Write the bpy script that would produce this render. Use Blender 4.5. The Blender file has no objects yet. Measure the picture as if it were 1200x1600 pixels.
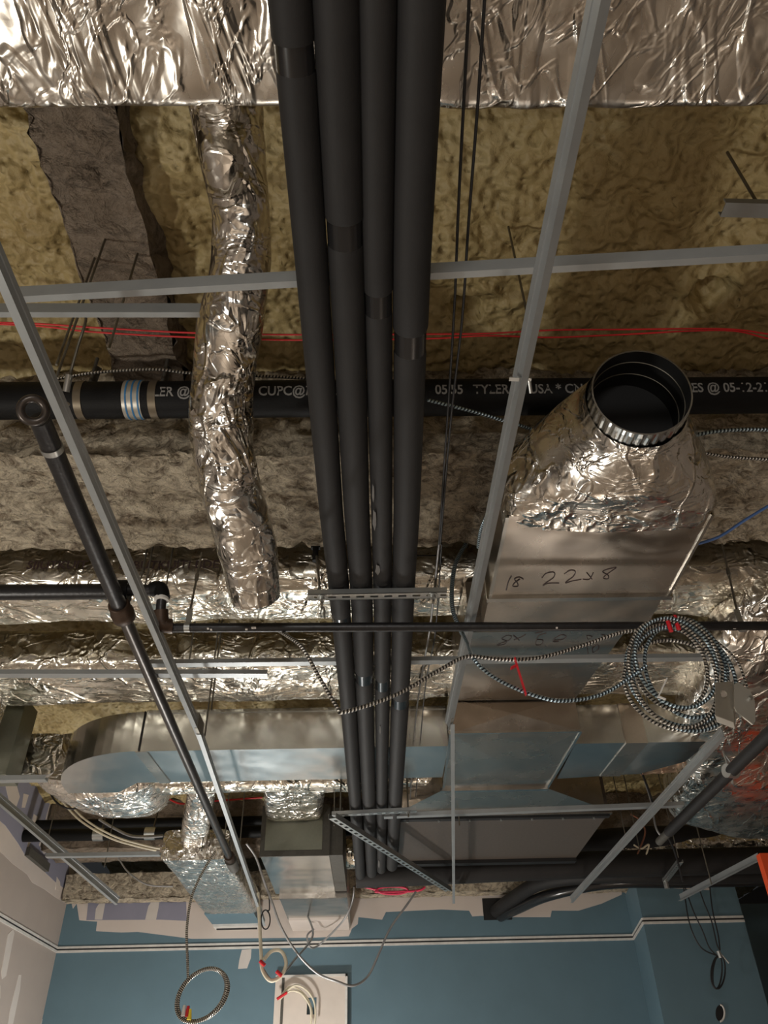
import bpy, bmesh, math, random
from mathutils import Vector, Matrix, noise
random.seed(7)
C = bpy.context.scene.collection
sc = bpy.context.scene
PI = math.pi
# ------------------------------------------------------------------ camera
EYE = Vector((0, 0, 1.5)); F = 1221.9
def _orient():
    yc = Vector((585-600, -(1770-800), -F)).normalized()       # world +Y seen by the camera
    zc = Vector((558-600, 1540, -F)).normalized()              # world +Z
    zc = (zc - yc*zc.dot(yc)).normalized()
    xc = yc.cross(zc)
    return Matrix((xc, yc, zc))                                 # camera -> world
ROT = _orient()
cam = bpy.data.cameras.new('camera'); camo = bpy.data.objects.new('camera', cam); C.objects.link(camo)
camo.matrix_world = Matrix.Translation(EYE) @ ROT.to_4x4()
cam.sensor_fit = 'VERTICAL'; cam.sensor_height = 24; cam.lens = 24*F/1600; cam.clip_start = .02
sc.camera = camo
def ray(px, py): return (ROT @ Vector((px-600, 800-py, -F))).normalized()
def Z(px, py, h):                      # point at height h above the eye
    r = ray(px, py); return EYE + r*(h/r.z)
def Y(px, py, y):
    r = ray(px, py); return EYE + r*(y/r.y)
def X(px, py, x):
    r = ray(px, py); return EYE + r*(x/r.x)
# ------------------------------------------------------------------ world and lights
sc.view_settings.view_transform = 'Standard'; sc.view_settings.look = 'None'
sc.view_settings.gamma = 1; sc.view_settings.use_curve_mapping = False
sc.view_settings.exposure = 0.0
w = bpy.data.worlds.new('world'); sc.world = w; w.use_nodes = True
w.node_tree.nodes['Background'].inputs[0].default_value = (.9, .95, 1, 1)
w.node_tree.nodes['Background'].inputs[1].default_value = .02
def area(name, loc, target, size, power, col):
    l = bpy.data.lights.new(name, 'AREA'); l.shape = 'DISK'; l.size = size; l.energy = power; l.color = col
    o = bpy.data.objects.new(name, l); C.objects.link(o); o.location = loc
    o.rotation_euler = (Vector(target)-Vector(loc)).to_track_quat('-Z', 'Y').to_euler(); return o
_l = bpy.data.lights.new('work_or_fill_light', 'POINT'); _l.shadow_soft_size = .1; _l.energy = 165; _l.color = (1, .98, .94)
_o = bpy.data.objects.new('work_or_fill_light', _l); C.objects.link(_o); _o.location = (-1.1, 6.9, .75)
area('work_or_fill_light', (-2.6, 1.3, .5), (-.4, 3.2, 3.4), .25, 44, (1, .95, .86))  # added unseen uplight for the beam underside and foil glints
area('work_or_fill_light', (-.3, -2.0, 2.3), (0, -.4, 0), .9, 95, (1, .97, .92))  # added floor wash behind the camera, for bounce and foil reflections
_l = bpy.data.lights.new('work_or_fill_light', 'POINT'); _l.shadow_soft_size = .15; _l.energy = 32; _l.color = (1, .9, .8)  # added warm fill lamp, brightens the duct undersides
_o = bpy.data.objects.new('work_or_fill_light', _l); C.objects.link(_o); _o.location = (1.3, 4.4, .5)
# ------------------------------------------------------------------ materials
def lin(c):
    return tuple((x/255/12.92 if x/255 <= .04045 else ((x/255+.055)/1.055)**2.4) for x in c)
class NT:
    def __init__(s, name):
        m = bpy.data.materials.new(name); m.use_nodes = True; s.m = m; s.n = m.node_tree.nodes; s.l = m.node_tree.links
        s.b = s.n['Principled BSDF']
        s.tc = s.n.new('ShaderNodeTexCoord')
    def node(s, t, **kw):
        n = s.n.new(t)
        for k, v in kw.items():
            if k.startswith('_'): setattr(n, k[1:], v)
            else: n.inputs[k.replace('0', ' ')].default_value = v
        return n
    def link(s, a, b): s.l.new(a, b)
    def noise(s, scale, detail=4, rough=.55, dist=0, src=None, stretch=None):
        n = s.node('ShaderNodeTexNoise'); n.inputs['Scale'].default_value = scale; n.inputs['Detail'].default_value = detail
        n.inputs['Roughness'].default_value = rough; n.inputs['Distortion'].default_value = dist
        s.link(s.map(stretch, src), n.inputs['Vector']); return n
    def map(s, stretch=None, src=None):
        o = src or s.tc.outputs['Object']
        if stretch:
            mp = s.n.new('ShaderNodeMapping'); mp.inputs['Scale'].default_value = stretch; s.link(o, mp.inputs['Vector']); return mp.outputs[0]
        return o
    def ramp(s, fac, stops):
        r = s.n.new('ShaderNodeValToRGB'); cr = r.color_ramp
        while len(cr.elements) < len(stops): cr.elements.new(.5)
        for e, (p, c) in zip(cr.elements, stops): e.position = p; e.color = (*c, 1)
        s.link(fac, r.inputs[0]); return r
    def bump(s, h, strength, dist, prev=None):
        b = s.n.new('ShaderNodeBump'); b.inputs['Strength'].default_value = strength; b.inputs['Distance'].default_value = dist
        s.link(h, b.inputs['Height'])
        if prev: s.link(prev, b.inputs['Normal'])
        return b.outputs[0]
    def mul(s, a, b, op='MULTIPLY'):
        m = s.n.new('ShaderNodeMath'); m.operation = op
        for i, v in enumerate((a, b)):
            if isinstance(v, (int, float)): m.inputs[i].default_value = v
            else: s.link(v, m.inputs[i])
        return m.outputs[0]
    def set(s, **kw):
        for k, v in kw.items():
            s.b.inputs[{'col': 'Base Color', 'rough': 'Roughness', 'metal': 'Metallic', 'spec': 'Specular IOR Level', 'alpha': 'Alpha'}[k]].default_value = (*v, 1) if isinstance(v, tuple) else v
        return s
def plain(name, rgb, rough=.6, metal=0, var=.12, scale=12, bump=0, bscale=60):
    t = NT(name); c = lin(rgb); t.set(rough=rough, metal=metal)
    n = t.noise(scale, 5); r = t.ramp(n.outputs[0], [(.3, tuple(x*(1-var) for x in c)), (.7, tuple(min(1, x*(1+var)) for x in c))])
    t.link(r.outputs[0], t.b.inputs['Base Color'])
    if bump:
        b = t.noise(bscale, 5); t.link(t.bump(b.outputs[0], 1, bump), t.b.inputs['Normal'])
    return t.m
def foil(name, rgb=(222, 218, 208), rough=.2, s1=9, s2=34, k=1.0, stretch=(1, 1, 1), fac=.22, fold=.5, rot=0):
    t = NT(name); t.set(col=lin(rgb), rough=rough, metal=1)
    prev = None
    mp = t.n.new('ShaderNodeMapping'); mp.inputs['Scale'].default_value = stretch; mp.inputs['Rotation'].default_value = (0, 0, rot); t.link(t.tc.outputs['Object'], mp.inputs[0]); src = mp.outputs[0]
    warp = t.noise(5, 3, src=src)
    add = t.n.new('ShaderNodeMixRGB'); add.blend_type = 'ADD'; add.inputs[0].default_value = .1
    t.link(src, add.inputs[1]); t.link(warp.outputs['Color'], add.inputs[2])
    mask = t.noise(2.6, 2); mk = t.ramp(mask.outputs[0], [(.38, (.25,)*3), (.6, (1,)*3)])
    for sc_, sl in ((s1, fac), (s2, fac*.8)):
        v = t.n.new('ShaderNodeTexVoronoi'); v.inputs['Scale'].default_value = sc_; t.link(add.outputs[0], v.inputs['Vector'])
        sub = t.n.new('ShaderNodeVectorMath'); sub.operation = 'SUBTRACT'; t.link(add.outputs[0], sub.inputs[0]); t.link(v.outputs['Position'], sub.inputs[1])
        c5 = t.n.new('ShaderNodeVectorMath'); c5.operation = 'SUBTRACT'; t.link(v.outputs['Color'], c5.inputs[0]); c5.inputs[1].default_value = (.5, .5, .5)
        d = t.n.new('ShaderNodeVectorMath'); d.operation = 'DOT_PRODUCT'; t.link(sub.outputs[0], d.inputs[0]); t.link(c5.outputs[0], d.inputs[1])
        prev = t.bump(t.mul(t.mul(d.outputs['Value'], sc_), mk.outputs[0]), 1, 2.2*sl/sc_*k, prev)
    for sc_, st, dist, wd in ((3.2, (1.6, .7, 1), .012, .045), (8, (.8, 1.5, 1.2), .006, .07)):
        n = t.noise(sc_, 3, .5, .6, src=src, stretch=st)
        a = t.mul(t.mul(n.outputs[0], .5, 'SUBTRACT'), 0, 'ABSOLUTE')
        r = t.ramp(a, [(0, (1,)*3), (wd, (0,)*3)]); r.color_ramp.interpolation = 'EASE'
        prev = t.bump(r.outputs[0], fold, dist*k, prev)
    n = t.noise(2.2, 2, src=src); prev = t.bump(n.outputs[0], 1, .05*k, prev)
    t.link(prev, t.b.inputs['Normal'])
    rr = t.noise(14, 3); r2 = t.ramp(rr.outputs[0], [(.3, (rough*.7,)*3), (.75, (rough*1.6,)*3)]); t.link(r2.outputs[0], t.b.inputs['Roughness'])
    return t.m
def galv(name, rgb=(198, 199, 196), rough=.22, var=.08):
    t = NT(name); t.set(metal=1)
    v = t.n.new('ShaderNodeTexVoronoi'); v.inputs['Scale'].default_value = 60; t.link(t.tc.outputs['Object'], v.inputs['Vector'])
    c = lin(rgb); n = t.noise(3, 4)
    mx = t.mul(v.outputs['Distance'], .25); s_ = t.mul(n.outputs[0], mx, 'ADD')
    r = t.ramp(s_, [(.35, tuple(x*(1-var) for x in c)), (.8, tuple(x*(1+var*.6) for x in c))]); t.link(r.outputs[0], t.b.inputs['Base Color'])
    r2 = t.ramp(n.outputs[0], [(.3, (rough*.85,)*3), (.7, (rough*1.2,)*3)]); t.link(r2.outputs[0], t.b.inputs['Roughness'])
    b = t.noise(2.2, 2); t.link(t.bump(b.outputs[0], .5, .03), t.b.inputs['Normal'])
    return t.m
def armored(name, a, b, pitch=.012):
    t = NT(name); t.set(metal=.85, rough=.35)
    sx = t.n.new('ShaderNodeSeparateXYZ'); t.link(t.tc.outputs['UV'], sx.inputs[0])
    ph = t.mul(t.mul(sx.outputs[1], 1/pitch), sx.outputs[0], 'ADD')
    fr = t.mul(ph, 0, 'FRACT'); tri = t.mul(t.mul(fr, .5, 'SUBTRACT'), 0, 'ABSOLUTE')
    r = t.ramp(tri, [(.12, lin(a)), (.3, lin(b))]); t.link(r.outputs[0], t.b.inputs['Base Color'])
    t.link(t.bump(tri, 1, -.006), t.b.inputs['Normal'])
    return t.m
def sprayfoam():
    t = NT('spray_foam'); t.set(rough=.55)
    n = t.noise(3, 5, .6); r = t.ramp(n.outputs[0], [(.25, lin((148, 128, 84))), (.5, lin((176, 158, 112))), (.8, lin((196, 182, 140)))])
    t.link(r.outputs[0], t.b.inputs['Base Color'])
    v = t.n.new('ShaderNodeTexVoronoi'); v.feature = 'SMOOTH_F1'; v.inputs['Scale'].default_value = 30; t.link(t.tc.outputs['Object'], v.inputs['Vector'])
    p = t.bump(v.outputs['Distance'], 1, .03); n2 = t.noise(14, 5); t.link(t.bump(n2.outputs[0], .5, .03, p), t.b.inputs['Normal']); return t.m
def fireproof(name, a, b, sc_=1):
    t = NT(name); t.set(rough=.95)
    n = t.noise(15*sc_, 9, .7, .8, stretch=(1, 1.35, 1.35)); r = t.ramp(n.outputs[0], [(.34, lin(a)), (.56, lin(b))]); t.link(r.outputs[0], t.b.inputs['Base Color'])  # pits darker, ridges lighter: relief shading put into the base colour
    p = t.bump(n.outputs[0], 1, .09); n2 = t.noise(60*sc_, 4); t.link(t.bump(n2.outputs[0], .8, .012, p), t.b.inputs['Normal']); return t.m
M = {}
M['foil'] = foil('foil_wrap', (226, 222, 214), .2, 13, 38, 1, fac=.2, fold=.5)
M['foil_big'] = foil('foil_wrap_taut', (212, 206, 196), .26, 5, 20, 1, (1.2, .6, 1), .045, .5, .5)
M['foil_duct'] = foil('foil_wrap_duct', (222, 217, 204), .23, 9, 30, 1, (.8, 1, 1), .12, .5)
M['foil_fine'] = foil('foil_wrap_fine', (228, 224, 216), .22, 12, 40, 1, fac=.12, fold=.5)
M['galv'] = galv('galvanised_sheet'); M['galv_warm'] = galv('galvanised_sheet_dull', (190, 182, 172), .26)
M['tee'] = plain('tee_steel', (152, 156, 157), .42, .5, .06)
M['strut'] = plain('zinc_strut', (178, 180, 178), .35, .9, .08)
M['rod'] = plain('rod_steel', (120, 116, 106), .45, .8, .1)
M['rubber'] = plain('rubber_insulation', (30, 29, 29), .66, 0, .12, 10, .0006, 90)
M['tape'] = plain('black_tape', (30, 30, 31), .22, 0, .1)
M['black_pipe'] = plain('black_steel', (38, 37, 38), .38, .35, .25, 30, .001)
M['brown_pipe'] = plain('oiled_steel', (72, 66, 62), .34, .7, .2, 25)
M['fitting'] = plain('cast_fitting', (66, 50, 38), .5, .5, .2, 40, .001)
M['cast_iron'] = plain('cast_iron', (8, 8, 8), .6, 0, .2, 20, .001, 120)
M['band'] = plain('hanger_band', (110, 100, 84), .45, .6, .15)
M['print'] = plain('grey_print', (128, 126, 122), .7)
M['ink'] = plain('marker_ink', (52, 36, 34), .6)
M['foam'] = sprayfoam()
M['fire'] = fireproof('fireproofing', (112, 94, 74), (232, 218, 192))
M['fire_dark'] = fireproof('fireproofing_dark', (84, 70, 56), (124, 108, 90), .8)
M['conc'] = fireproof('fireproofing_grey', (116, 104, 90), (164, 148, 130), .9)
M['blue'] = plain('blue_wall_paint', (90, 116, 128), .55, 0, .05, 3)
M['beige'] = plain('primer_beige', (200, 190, 182), .75, 0, .04, 3)
M['grey_wall'] = plain('grey_wall_paint', (168, 158, 150), .75, 0, .03, 3)
M['lav'] = plain('raw_drywall', (134, 134, 150), .8, 0, .05, 4)
M['mud'] = plain('joint_compound', (196, 190, 184), .8, 0, .05, 6)
M['trimw'] = plain('trim_white', (205, 203, 198), .5); M['slot'] = plain('reveal_shadow_gap', (40, 40, 40), .8)
M['floor'] = plain('floor_board', (188, 172, 156), .7, 0, .12, 1.2)
M['wall_far'] = plain('plain_wall', (150, 140, 132), .8, 0, .05)
M['mc_blue'] = armored('armored_cable_blue', (30, 40, 50), (178, 198, 208))
M['mc'] = armored('armored_cable', (38, 36, 34), (196, 192, 184))
M['white_cable'] = plain('white_cable', (214, 206, 184), .45); M['grey_cable'] = plain('grey_cable', (150, 150, 150), .4, .4)
M['black_cable'] = plain('black_cable', (26, 26, 28), .5); M['red'] = plain('red_wire', (190, 30, 34), .45)
M['red_tape'] = plain('red_tape', (196, 14, 30), .5); M['blue_cable'] = plain('blue_cable', (70, 104, 160), .4)
M['jbox'] = plain('box_steel', (186, 182, 172), .4, .7, .06); M['inside'] = plain('near_black', (14, 14, 15), .6)  # inside: near-black for collar interior, wall openings, seams and plenum flanges
M['orange'] = plain('orange_paint', (206, 74, 32), .45, .0, .1, 8); M['pink'] = plain('pink_tube', (214, 60, 92), .35)
M['yellow'] = plain('yellow_connector', (224, 200, 60), .5); M['mastic'] = plain('mastic', (74, 72, 66), .6, 0, .15, 30, .002)
M['dgalv'] = galv('dull_duct_plate', (132, 134, 122), .45); M['bluestripe'] = plain('blue_stripe', (40, 110, 160), .5)
M['plenum'] = plain('dull_brown_sheet', (104, 94, 86), .4, .5, .1, 50)
M['copper'] = plain('copper_wire', (150, 104, 84), .45, .5)
M['scuff'] = plain('grey_scuff', (96, 95, 93), .7)
M['plank'] = plain('access_panel_beige', (206, 196, 186), .6, 0, .03)
M['cast_iron'].node_tree.nodes['Principled BSDF'].inputs['Specular IOR Level'].default_value = .22
M['rubber'].node_tree.nodes['Principled BSDF'].inputs['Specular IOR Level'].default_value = .35
# ------------------------------------------------------------------ mesh builder
class MB:
    def __init__(s): s.v = []; s.f = []; s.uv = {}; s.mi = []; s.cur = 0; s.sm = []
    def add(s, vs, fs, smooth=False, uvs=None):
        o = len(s.v); s.v += [Vector(v) for v in vs]
        for i, f in enumerate(fs):
            s.f.append([o+k for k in f]); s.mi.append(s.cur); s.sm.append(smooth)
            if uvs: s.uv[len(s.f)-1] = uvs[i]
        return s
    def hexa(s, b, t):                  # bottom 4 + top 4 points
        return s.add(list(b)+list(t), [(3, 2, 1, 0), (4, 5, 6, 7), (0, 1, 5, 4), (1, 2, 6, 5), (2, 3, 7, 6), (3, 0, 4, 7)])
    def box(s, a, b):
        x0, y0, z0 = a; x1, y1, z1 = b
        return s.hexa([(x0, y0, z0), (x1, y0, z0), (x1, y1, z0), (x0, y1, z0)], [(x0, y0, z1), (x1, y0, z1), (x1, y1, z1), (x0, y1, z1)])
    def prof(s, p0, p1, pts, up=(0, 0, 1), closed=True, smooth=False):     # extrude 2-D profile (side, up)
        p0 = Vector(p0); p1 = Vector(p1); d = (p1-p0).normalized(); sd = d.cross(Vector(up)).normalized(); u = sd.cross(d)
        n = len(pts); vs = [p+sd*a+u*b for p in (p0, p1) for a, b in pts]
        fs = [(i, (i+1) % n, n+(i+1) % n, n+i) for i in range(n)] + [tuple(range(n))[::-1], tuple(range(n, 2*n))]
        return s.add(vs, fs, smooth)
    def bar(s, p0, p1, w_, h_, up=(0, 0, 1)):
        return s.prof(p0, p1, [(-w_/2, -h_/2), (w_/2, -h_/2), (w_/2, h_/2), (-w_/2, h_/2)], up)
    def tube(s, pts, r, seg=12, caps=True, hollow=0):
        pts = [Vector(p) for p in pts]; n = len(pts); rs = r if isinstance(r, (list, tuple)) else [r]*n
        t0 = (pts[1]-pts[0]).normalized(); nrm = t0.orthogonal().normalized(); vs = []; L = [0]
        for i in range(1, n): L.append(L[-1]+(pts[i]-pts[i-1]).length)
        for i, p in enumerate(pts):
            t = (pts[min(i+1, n-1)]-pts[max(i-1, 0)]).normalized()
            nrm = (nrm - t*nrm.dot(t)).normalized(); bn = t.cross(nrm)
            for k in range(seg):
                a = 2*PI*k/seg; vs.append(p+(nrm*math.cos(a)+bn*math.sin(a))*rs[i])
        fs = []; uvs = []
        for i in range(n-1):
            for k in range(seg):
                fs.append((i*seg+k, i*seg+(k+1) % seg, (i+1)*seg+(k+1) % seg, (i+1)*seg+k))
                uvs.append([(k/seg, L[i]), ((k+1)/seg, L[i]), ((k+1)/seg, L[i+1]), (k/seg, L[i+1])])
        s.add(vs, fs, True, uvs)
        if caps:
            o = len(s.v)-n*seg
            s.f.append([o+k for k in range(seg)][::-1]); s.mi.append(s.cur); s.sm.append(False)
            s.f.append([o+(n-1)*seg+k for k in range(seg)]); s.mi.append(s.cur); s.sm.append(False)
        return s
    def poly(s, pts, nrm, th=.002):     # flat polygon with a little thickness
        nrm = Vector(nrm)*th; n = len(pts)
        return s.add([Vector(p)+nrm for p in pts]+[Vector(p) for p in pts], [tuple(range(n))]+[(i, n+i, n+(i+1) % n, (i+1) % n) for i in range(n)])
    def build(s, name, mats, parent=None, bevel=0):
        if not isinstance(mats, (list, tuple)): mats = [mats]
        me = bpy.data.meshes.new(name)
        if parent: org = wloc(parent)
        else:
            n = len(s.v); org = Vector((sum(v.x for v in s.v)/n, sum(v.y for v in s.v)/n, min(v.z for v in s.v)))
        me.from_pydata([v-org for v in s.v], [], s.f)
        for p, mi, sm in zip(me.polygons, s.mi, s.sm): p.material_index = mi; p.use_smooth = sm
        for m in mats: me.materials.append(M[m] if isinstance(m, str) else m)
        if s.uv:
            uvl = me.uv_layers.new(name='uv')
            for fi, uvs in s.uv.items():
                for li, uv in zip(me.polygons[fi].loop_indices, uvs): uvl.data[li].uv = uv
        bm = bmesh.new(); bm.from_mesh(me); bmesh.ops.recalc_face_normals(bm, faces=bm.faces)
        for e in bm.edges:
            if any(not f.smooth for f in e.link_faces): e.smooth = False
        bm.to_mesh(me); bm.free()
        o = bpy.data.objects.new(name, me); C.objects.link(o)
        if parent: o.parent = parent
        else: o.location = org
        if bevel:
            b = o.modifiers.new('bevel', 'BEVEL'); b.width = bevel; b.segments = 2; b.limit_method = 'ANGLE'
        return o
def wloc(o):
    v = Vector(o.location)
    while o.parent: o = o.parent; v += Vector(o.location)
    return v
def tag(o, label, cat, group=None, kind=None):
    if label: o['label'] = label
    if cat: o['category'] = cat
    if group: o['group'] = group
    if kind: o['kind'] = kind
    return o
def thing(name, loc, label, cat, group=None):
    o = bpy.data.objects.new(name, None); C.objects.link(o); o.location = loc; o.empty_display_size = .1
    return tag(o, label, cat, group)
def struct(o): o['kind'] = 'structure'; return o
def spline(pts, sub=8):
    pts = [Vector(p) for p in pts]; out = []; n = len(pts)
    for i in range(n-1):
        p0 = pts[max(i-1, 0)]; p1 = pts[i]; p2 = pts[i+1]; p3 = pts[min(i+2, n-1)]
        for k in range(sub):
            t = k/sub; out.append(.5*((2*p1)+(p2-p0)*t+(2*p0-5*p1+4*p2-p3)*t*t+(3*p1-p0-3*p2+p3)*t**3))
    out.append(pts[-1]); return out
def crumple(p, a, s=1.0):
    n = noise.noise(p*2.0*s)*1.0 + (abs(noise.noise(p*5.0*s+Vector((3, 1, 7))))-.2)*.5 + (abs(noise.noise(p*12*s))-.2)*.18
    return n*a
def foil_sheath(name, stations, mat, parent=None, amp=.015, seg=72, step=.03, s=1.0, caps=True):
    """stations: (centre, half_w, half_h, exponent, side_vec, up_vec) ; superellipse loft with crumpled skin"""
    mb = MB(); rings = []
    dense = []
    for a, b in zip(stations[:-1], stations[1:]):
        k = max(1, int((Vector(b[0])-Vector(a[0])).length/step))
        for i in range(k): dense.append((a, b, i/k))
    dense.append((stations[-2], stations[-1], 1.0))
    for a, b, t in dense:
        mix = lambda i: a[i]*(1-t)+b[i]*t
        c = Vector(a[0]).lerp(Vector(b[0]), t); hw, hh, ex = mix(1), mix(2), mix(3)
        sd = Vector(a[4]).lerp(Vector(b[4]), t).normalized(); up = Vector(a[5]).lerp(Vector(b[5]), t).normalized(); ring = []
        for k in range(seg):
            an = 2*PI*k/seg; ca, sa = math.cos(an), math.sin(an)
            x = math.copysign(abs(ca)**(2/ex), ca); y = math.copysign(abs(sa)**(2/ex), sa)
            p = c+sd*x*hw+up*y*hh; nn = (sd*ca+up*sa).normalized()
            ring.append(p+nn*crumple(p, amp, s))
        rings.append(ring)
    vs = [p for r in rings for p in r]; fs = [(i*seg+k, i*seg+(k+1) % seg, (i+1)*seg+(k+1) % seg, (i+1)*seg+k) for i in range(len(rings)-1) for k in range(seg)]
    mb.add(vs, fs, True)
    if caps:
        for ring in (rings[0], rings[-1]):
            c = sum(ring, Vector())/seg
            mid = [c.lerp(p, .5)+Vector([noise.noise(p*8)*amp]*3) for p in ring]
            mb.add(ring+mid+[c], [(k, (k+1) % seg, seg+(k+1) % seg, seg+k) for k in range(seg)]+[(seg+k, seg+(k+1) % seg, 2*seg) for k in range(seg)], True)
    return mb.build(name, mat, parent)
UX = (1, 0, 0); UY = (0, 1, 0); UZ = (0, 0, 1)
def E(x, y, h): return Vector((x, y, 1.5+h))
H = 1.5
# ================================================================== THE SETTING
DECK = 2.48; WY = 8.5; LX = X(100, 1476, -1).x and -3.02
RX = 5.2
# floor, hidden walls
struct(MB().box((-3.2, -4, -.05), (RX+.1, 12.2, 0)).build('floor', 'floor'))
struct(MB().box((-3.2, -4.1, 0), (RX, -4, H+DECK)).build('wall_front', 'wall_far'))
struct(MB().box((RX, -4, 0), (RX+.1, 12.2, H+DECK)).build('wall_right', 'wall_far'))
# foam covered deck
def deck():
    mb = MB(); nx, ny = 400, 400; x0, x1, y0, y1 = -3.1, RX, -4, 12.2; vs = []
    def hgt(x, y):
        p = Vector((x, y, 0)); h = noise.noise(p*1.3)*.05+noise.noise(p*4)*.035
        v = noise.voronoi(p*7.0)[0][0]; h += (v-.4)*.045
        p2 = p+noise.noise_vector(p*6)*.03; v = noise.voronoi(p2*17.0+Vector((5, 5, 0)))[0][0]; h += (v-.4)*.042
        return h
    ys = [y0+(y1-y0)*(j/ny) for j in range(ny+1)]
    for j in range(ny+1):
        # denser rows where the foam is seen from close by
        t = j/ny; y = -1 + 4.2*(t/.65) if t < .65 else 3.2+(t-.65)/.35*9
        for i in range(nx+1):
            x = -3.1+ (RX+3.1)*i/nx
            z = H+DECK+hgt(x, y)
            for px, py, r in ((728, 492, .075), (1118, 470, .1), (30, 150, .1)):
                q = Z(px, py, DECK); d = math.hypot(x-q.x, y-q.y)
                if d < r: z += .14*(1-(d/r)**2)
            vs.append((x, y, z))
    fs = [(j*(nx+1)+i, j*(nx+1)+i+1, (j+1)*(nx+1)+i+1, (j+1)*(nx+1)+i) for j in range(ny) for i in range(nx)]
    mb.add(vs, fs, True); o = mb.build('ceiling', 'foam'); struct(o)
deck()
# back wall with paint layers, column, left wall
n_back = (0, -1, 0)
cx0 = Y(987, 1450, WY).x; cy = 7.75; cx1 = Y(1007, 1450, cy).x; cx2 = Y(1166, 1450, cy).x
WT = 1.95
def onB(pts): return [Y(px, py, WY) for px, py in pts]
mb = MB(); mb.box((LX, WY, 0), (cx0+.3, WY+.12, H+WT))
mb.cur = 1
mb.poly(onB([(112, 1378), (1000, 1374), (1000, 1396), (992, 1392), (979, 1401), (974, 1386), (971, 1398), (940, 1412), (904, 1423), (862, 1423), (860, 1433), (775, 1433), (752, 1431), (738, 1432), (733, 1423), (690, 1421), (603, 1425), (597, 1437), (560, 1433), (559, 1444), (550, 1451), (545, 1463), (490, 1465), (300, 1467), (270, 1463), (215, 1456), (190, 1457), (150, 1455), (152, 1440), (124, 1438), (120, 1412), (114, 1420), (110, 1404)]), n_back)
mb.cur = 2
mb.poly(onB([(137, 1380), (290, 1380), (292, 1439), (250, 1437), (135, 1438), (139, 1400)]), n_back, .003)
mb.poly(onB([(566, 1380), (645, 1380), (650, 1389), (600, 1398), (570, 1402), (556, 1400)]), n_back, .003)
mb.poly(onB([(742, 1380), (830, 1380), (826, 1390), (775, 1392), (745, 1388)]), n_back, .003)
mb.cur = 3
mb.poly(onB([(158, 1407), (166, 1405), (163, 1420), (160, 1437), (148, 1437), (150, 1420)]), n_back, .005)
mb.poly(onB([(241, 1403), (250, 1402), (248, 1418), (244, 1437), (227, 1437), (232, 1416)]), n_back, .005)
mb.poly(onB([(378, 1484), (393, 1483), (392, 1497), (386, 1513), (372, 1514), (374, 1500)]), n_back, .003)
mb.poly(onB([(536, 1380), (560, 1380), (556, 1404), (536, 1404)]), n_back, .004)
struct(mb.build('wall_back', ['blue', 'beige', 'lav', 'mud']))
# column
mb = MB(); cb = [(cx0, WY), (cx1, cy), (cx2, cy), (cx2+.55, WY+.6), (cx0, WY+.6)]
mb.add([(x, y, 0) for x, y in cb]+[(x, y, H+WT-.14) for x, y in cb], [(0, 1, 6, 5), (1, 2, 7, 6), (2, 3, 8, 7), (3, 4, 9, 8), (4, 0, 5, 9), (5, 6, 7, 8, 9)])
mb.cur = 1
onC = lambda pts: [Y(px, py, cy) for px, py in pts]
mb.poly(onC([(1045, 1372), (1168, 1372), (1154, 1381), (1140, 1378), (1112, 1377), (1109, 1391), (1092, 1390), (1052, 1388)]), n_back)
struct(mb.build('wall_column', ['blue', 'beige', 'mud']))
# dark recess wall right of the column
struct(MB().box((cx2+.3, WY+1.2, 0), (RX, WY+1.3, H+WT)).build('wall_recess', 'blue'))
# left wall
nl = (1, 0, 0); onL = lambda pts: [X(px, py, LX) for px, py in pts]
mb = MB(); mb.box((LX-.12, -4, 0), (LX, WY+.1, H+DECK+.05)); mb.cur = 1
mb.poly(onL([(-60, 1100), (60, 1180), (122, 1300), (112, 1392), (108, 1415), (96, 1408), (86, 1402), (70, 1390), (50, 1379), (42, 1366), (20, 1350), (5, 1335), (-60, 1290)]), nl)
mb.cur = 2
mb.poly(onL([(-60, 1120), (50, 1190), (112, 1290), (108, 1340), (106, 1392), (88, 1380), (72, 1365), (52, 1345), (38, 1335), (28, 1318), (8, 1290), (-60, 1230)]), nl, .004)
mb.cur = 1
for pl in ([(0, 1196), (20, 1208), (30, 1245), (22, 1268), (14, 1255)], [(52, 1272), (58, 1276), (50, 1312), (42, 1325), (44, 1300)], [(85, 1230), (100, 1250), (86, 1318), (68, 1335), (60, 1320), (75, 1262)], [(88, 1370), (93, 1378), (94, 1392), (86, 1390)], [(36, 1240), (44, 1242), (38, 1262), (33, 1262)]):
    mb.poly(onL(pl), nl, .006)
mb.cur = 3
for pl in ([(12, 1460), (20, 1452), (22, 1458), (9, 1525), (3, 1530), (2, 1518)], [(29, 1523), (33, 1523), (31, 1545), (20, 1600), (12, 1602), (15, 1580)], [(66, 1592), (70, 1592), (68, 1606), (62, 1606)], [(-8, 1540), (0, 1540), (0, 1560), (-8, 1560)]):
    mb.poly(onL(pl), nl, .003)
struct(mb.build('wall_left', ['grey_wall', 'beige', 'lav', 'mud']))
# reveal trim: two white beads either side of a dark gap
def trim(name, a, b, nrm):
    a = Vector(a); b = Vector(b); n = Vector(nrm)
    mb = MB(); up = Vector((0, 0, 1))
    mb.bar(a+n*.004+up*.018, b+n*.004+up*.018, .012, .018); mb.bar(a+n*.004-up*.016, b+n*.004-up*.016, .012, .02); mb.cur = 1
    mb.bar(a+n*.002, b+n*.002, .006, .015)
    struct(mb.build(name, ['trimw', 'slot']))
TH = H+1.435
trim('trim_1', (LX, WY, TH), (cx0, WY, TH), (0, -1, 0))
trim('trim_2', (cx0, WY, TH), (cx1, cy, TH), Vector((-.9, -.1, 0)).normalized())
trim('trim_3', (cx1, cy, TH), (cx2, cy, TH), (0, -1, 0))
trim('trim_4', (LX, .5, TH), (LX, WY, TH), (1, 0, 0))
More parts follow.
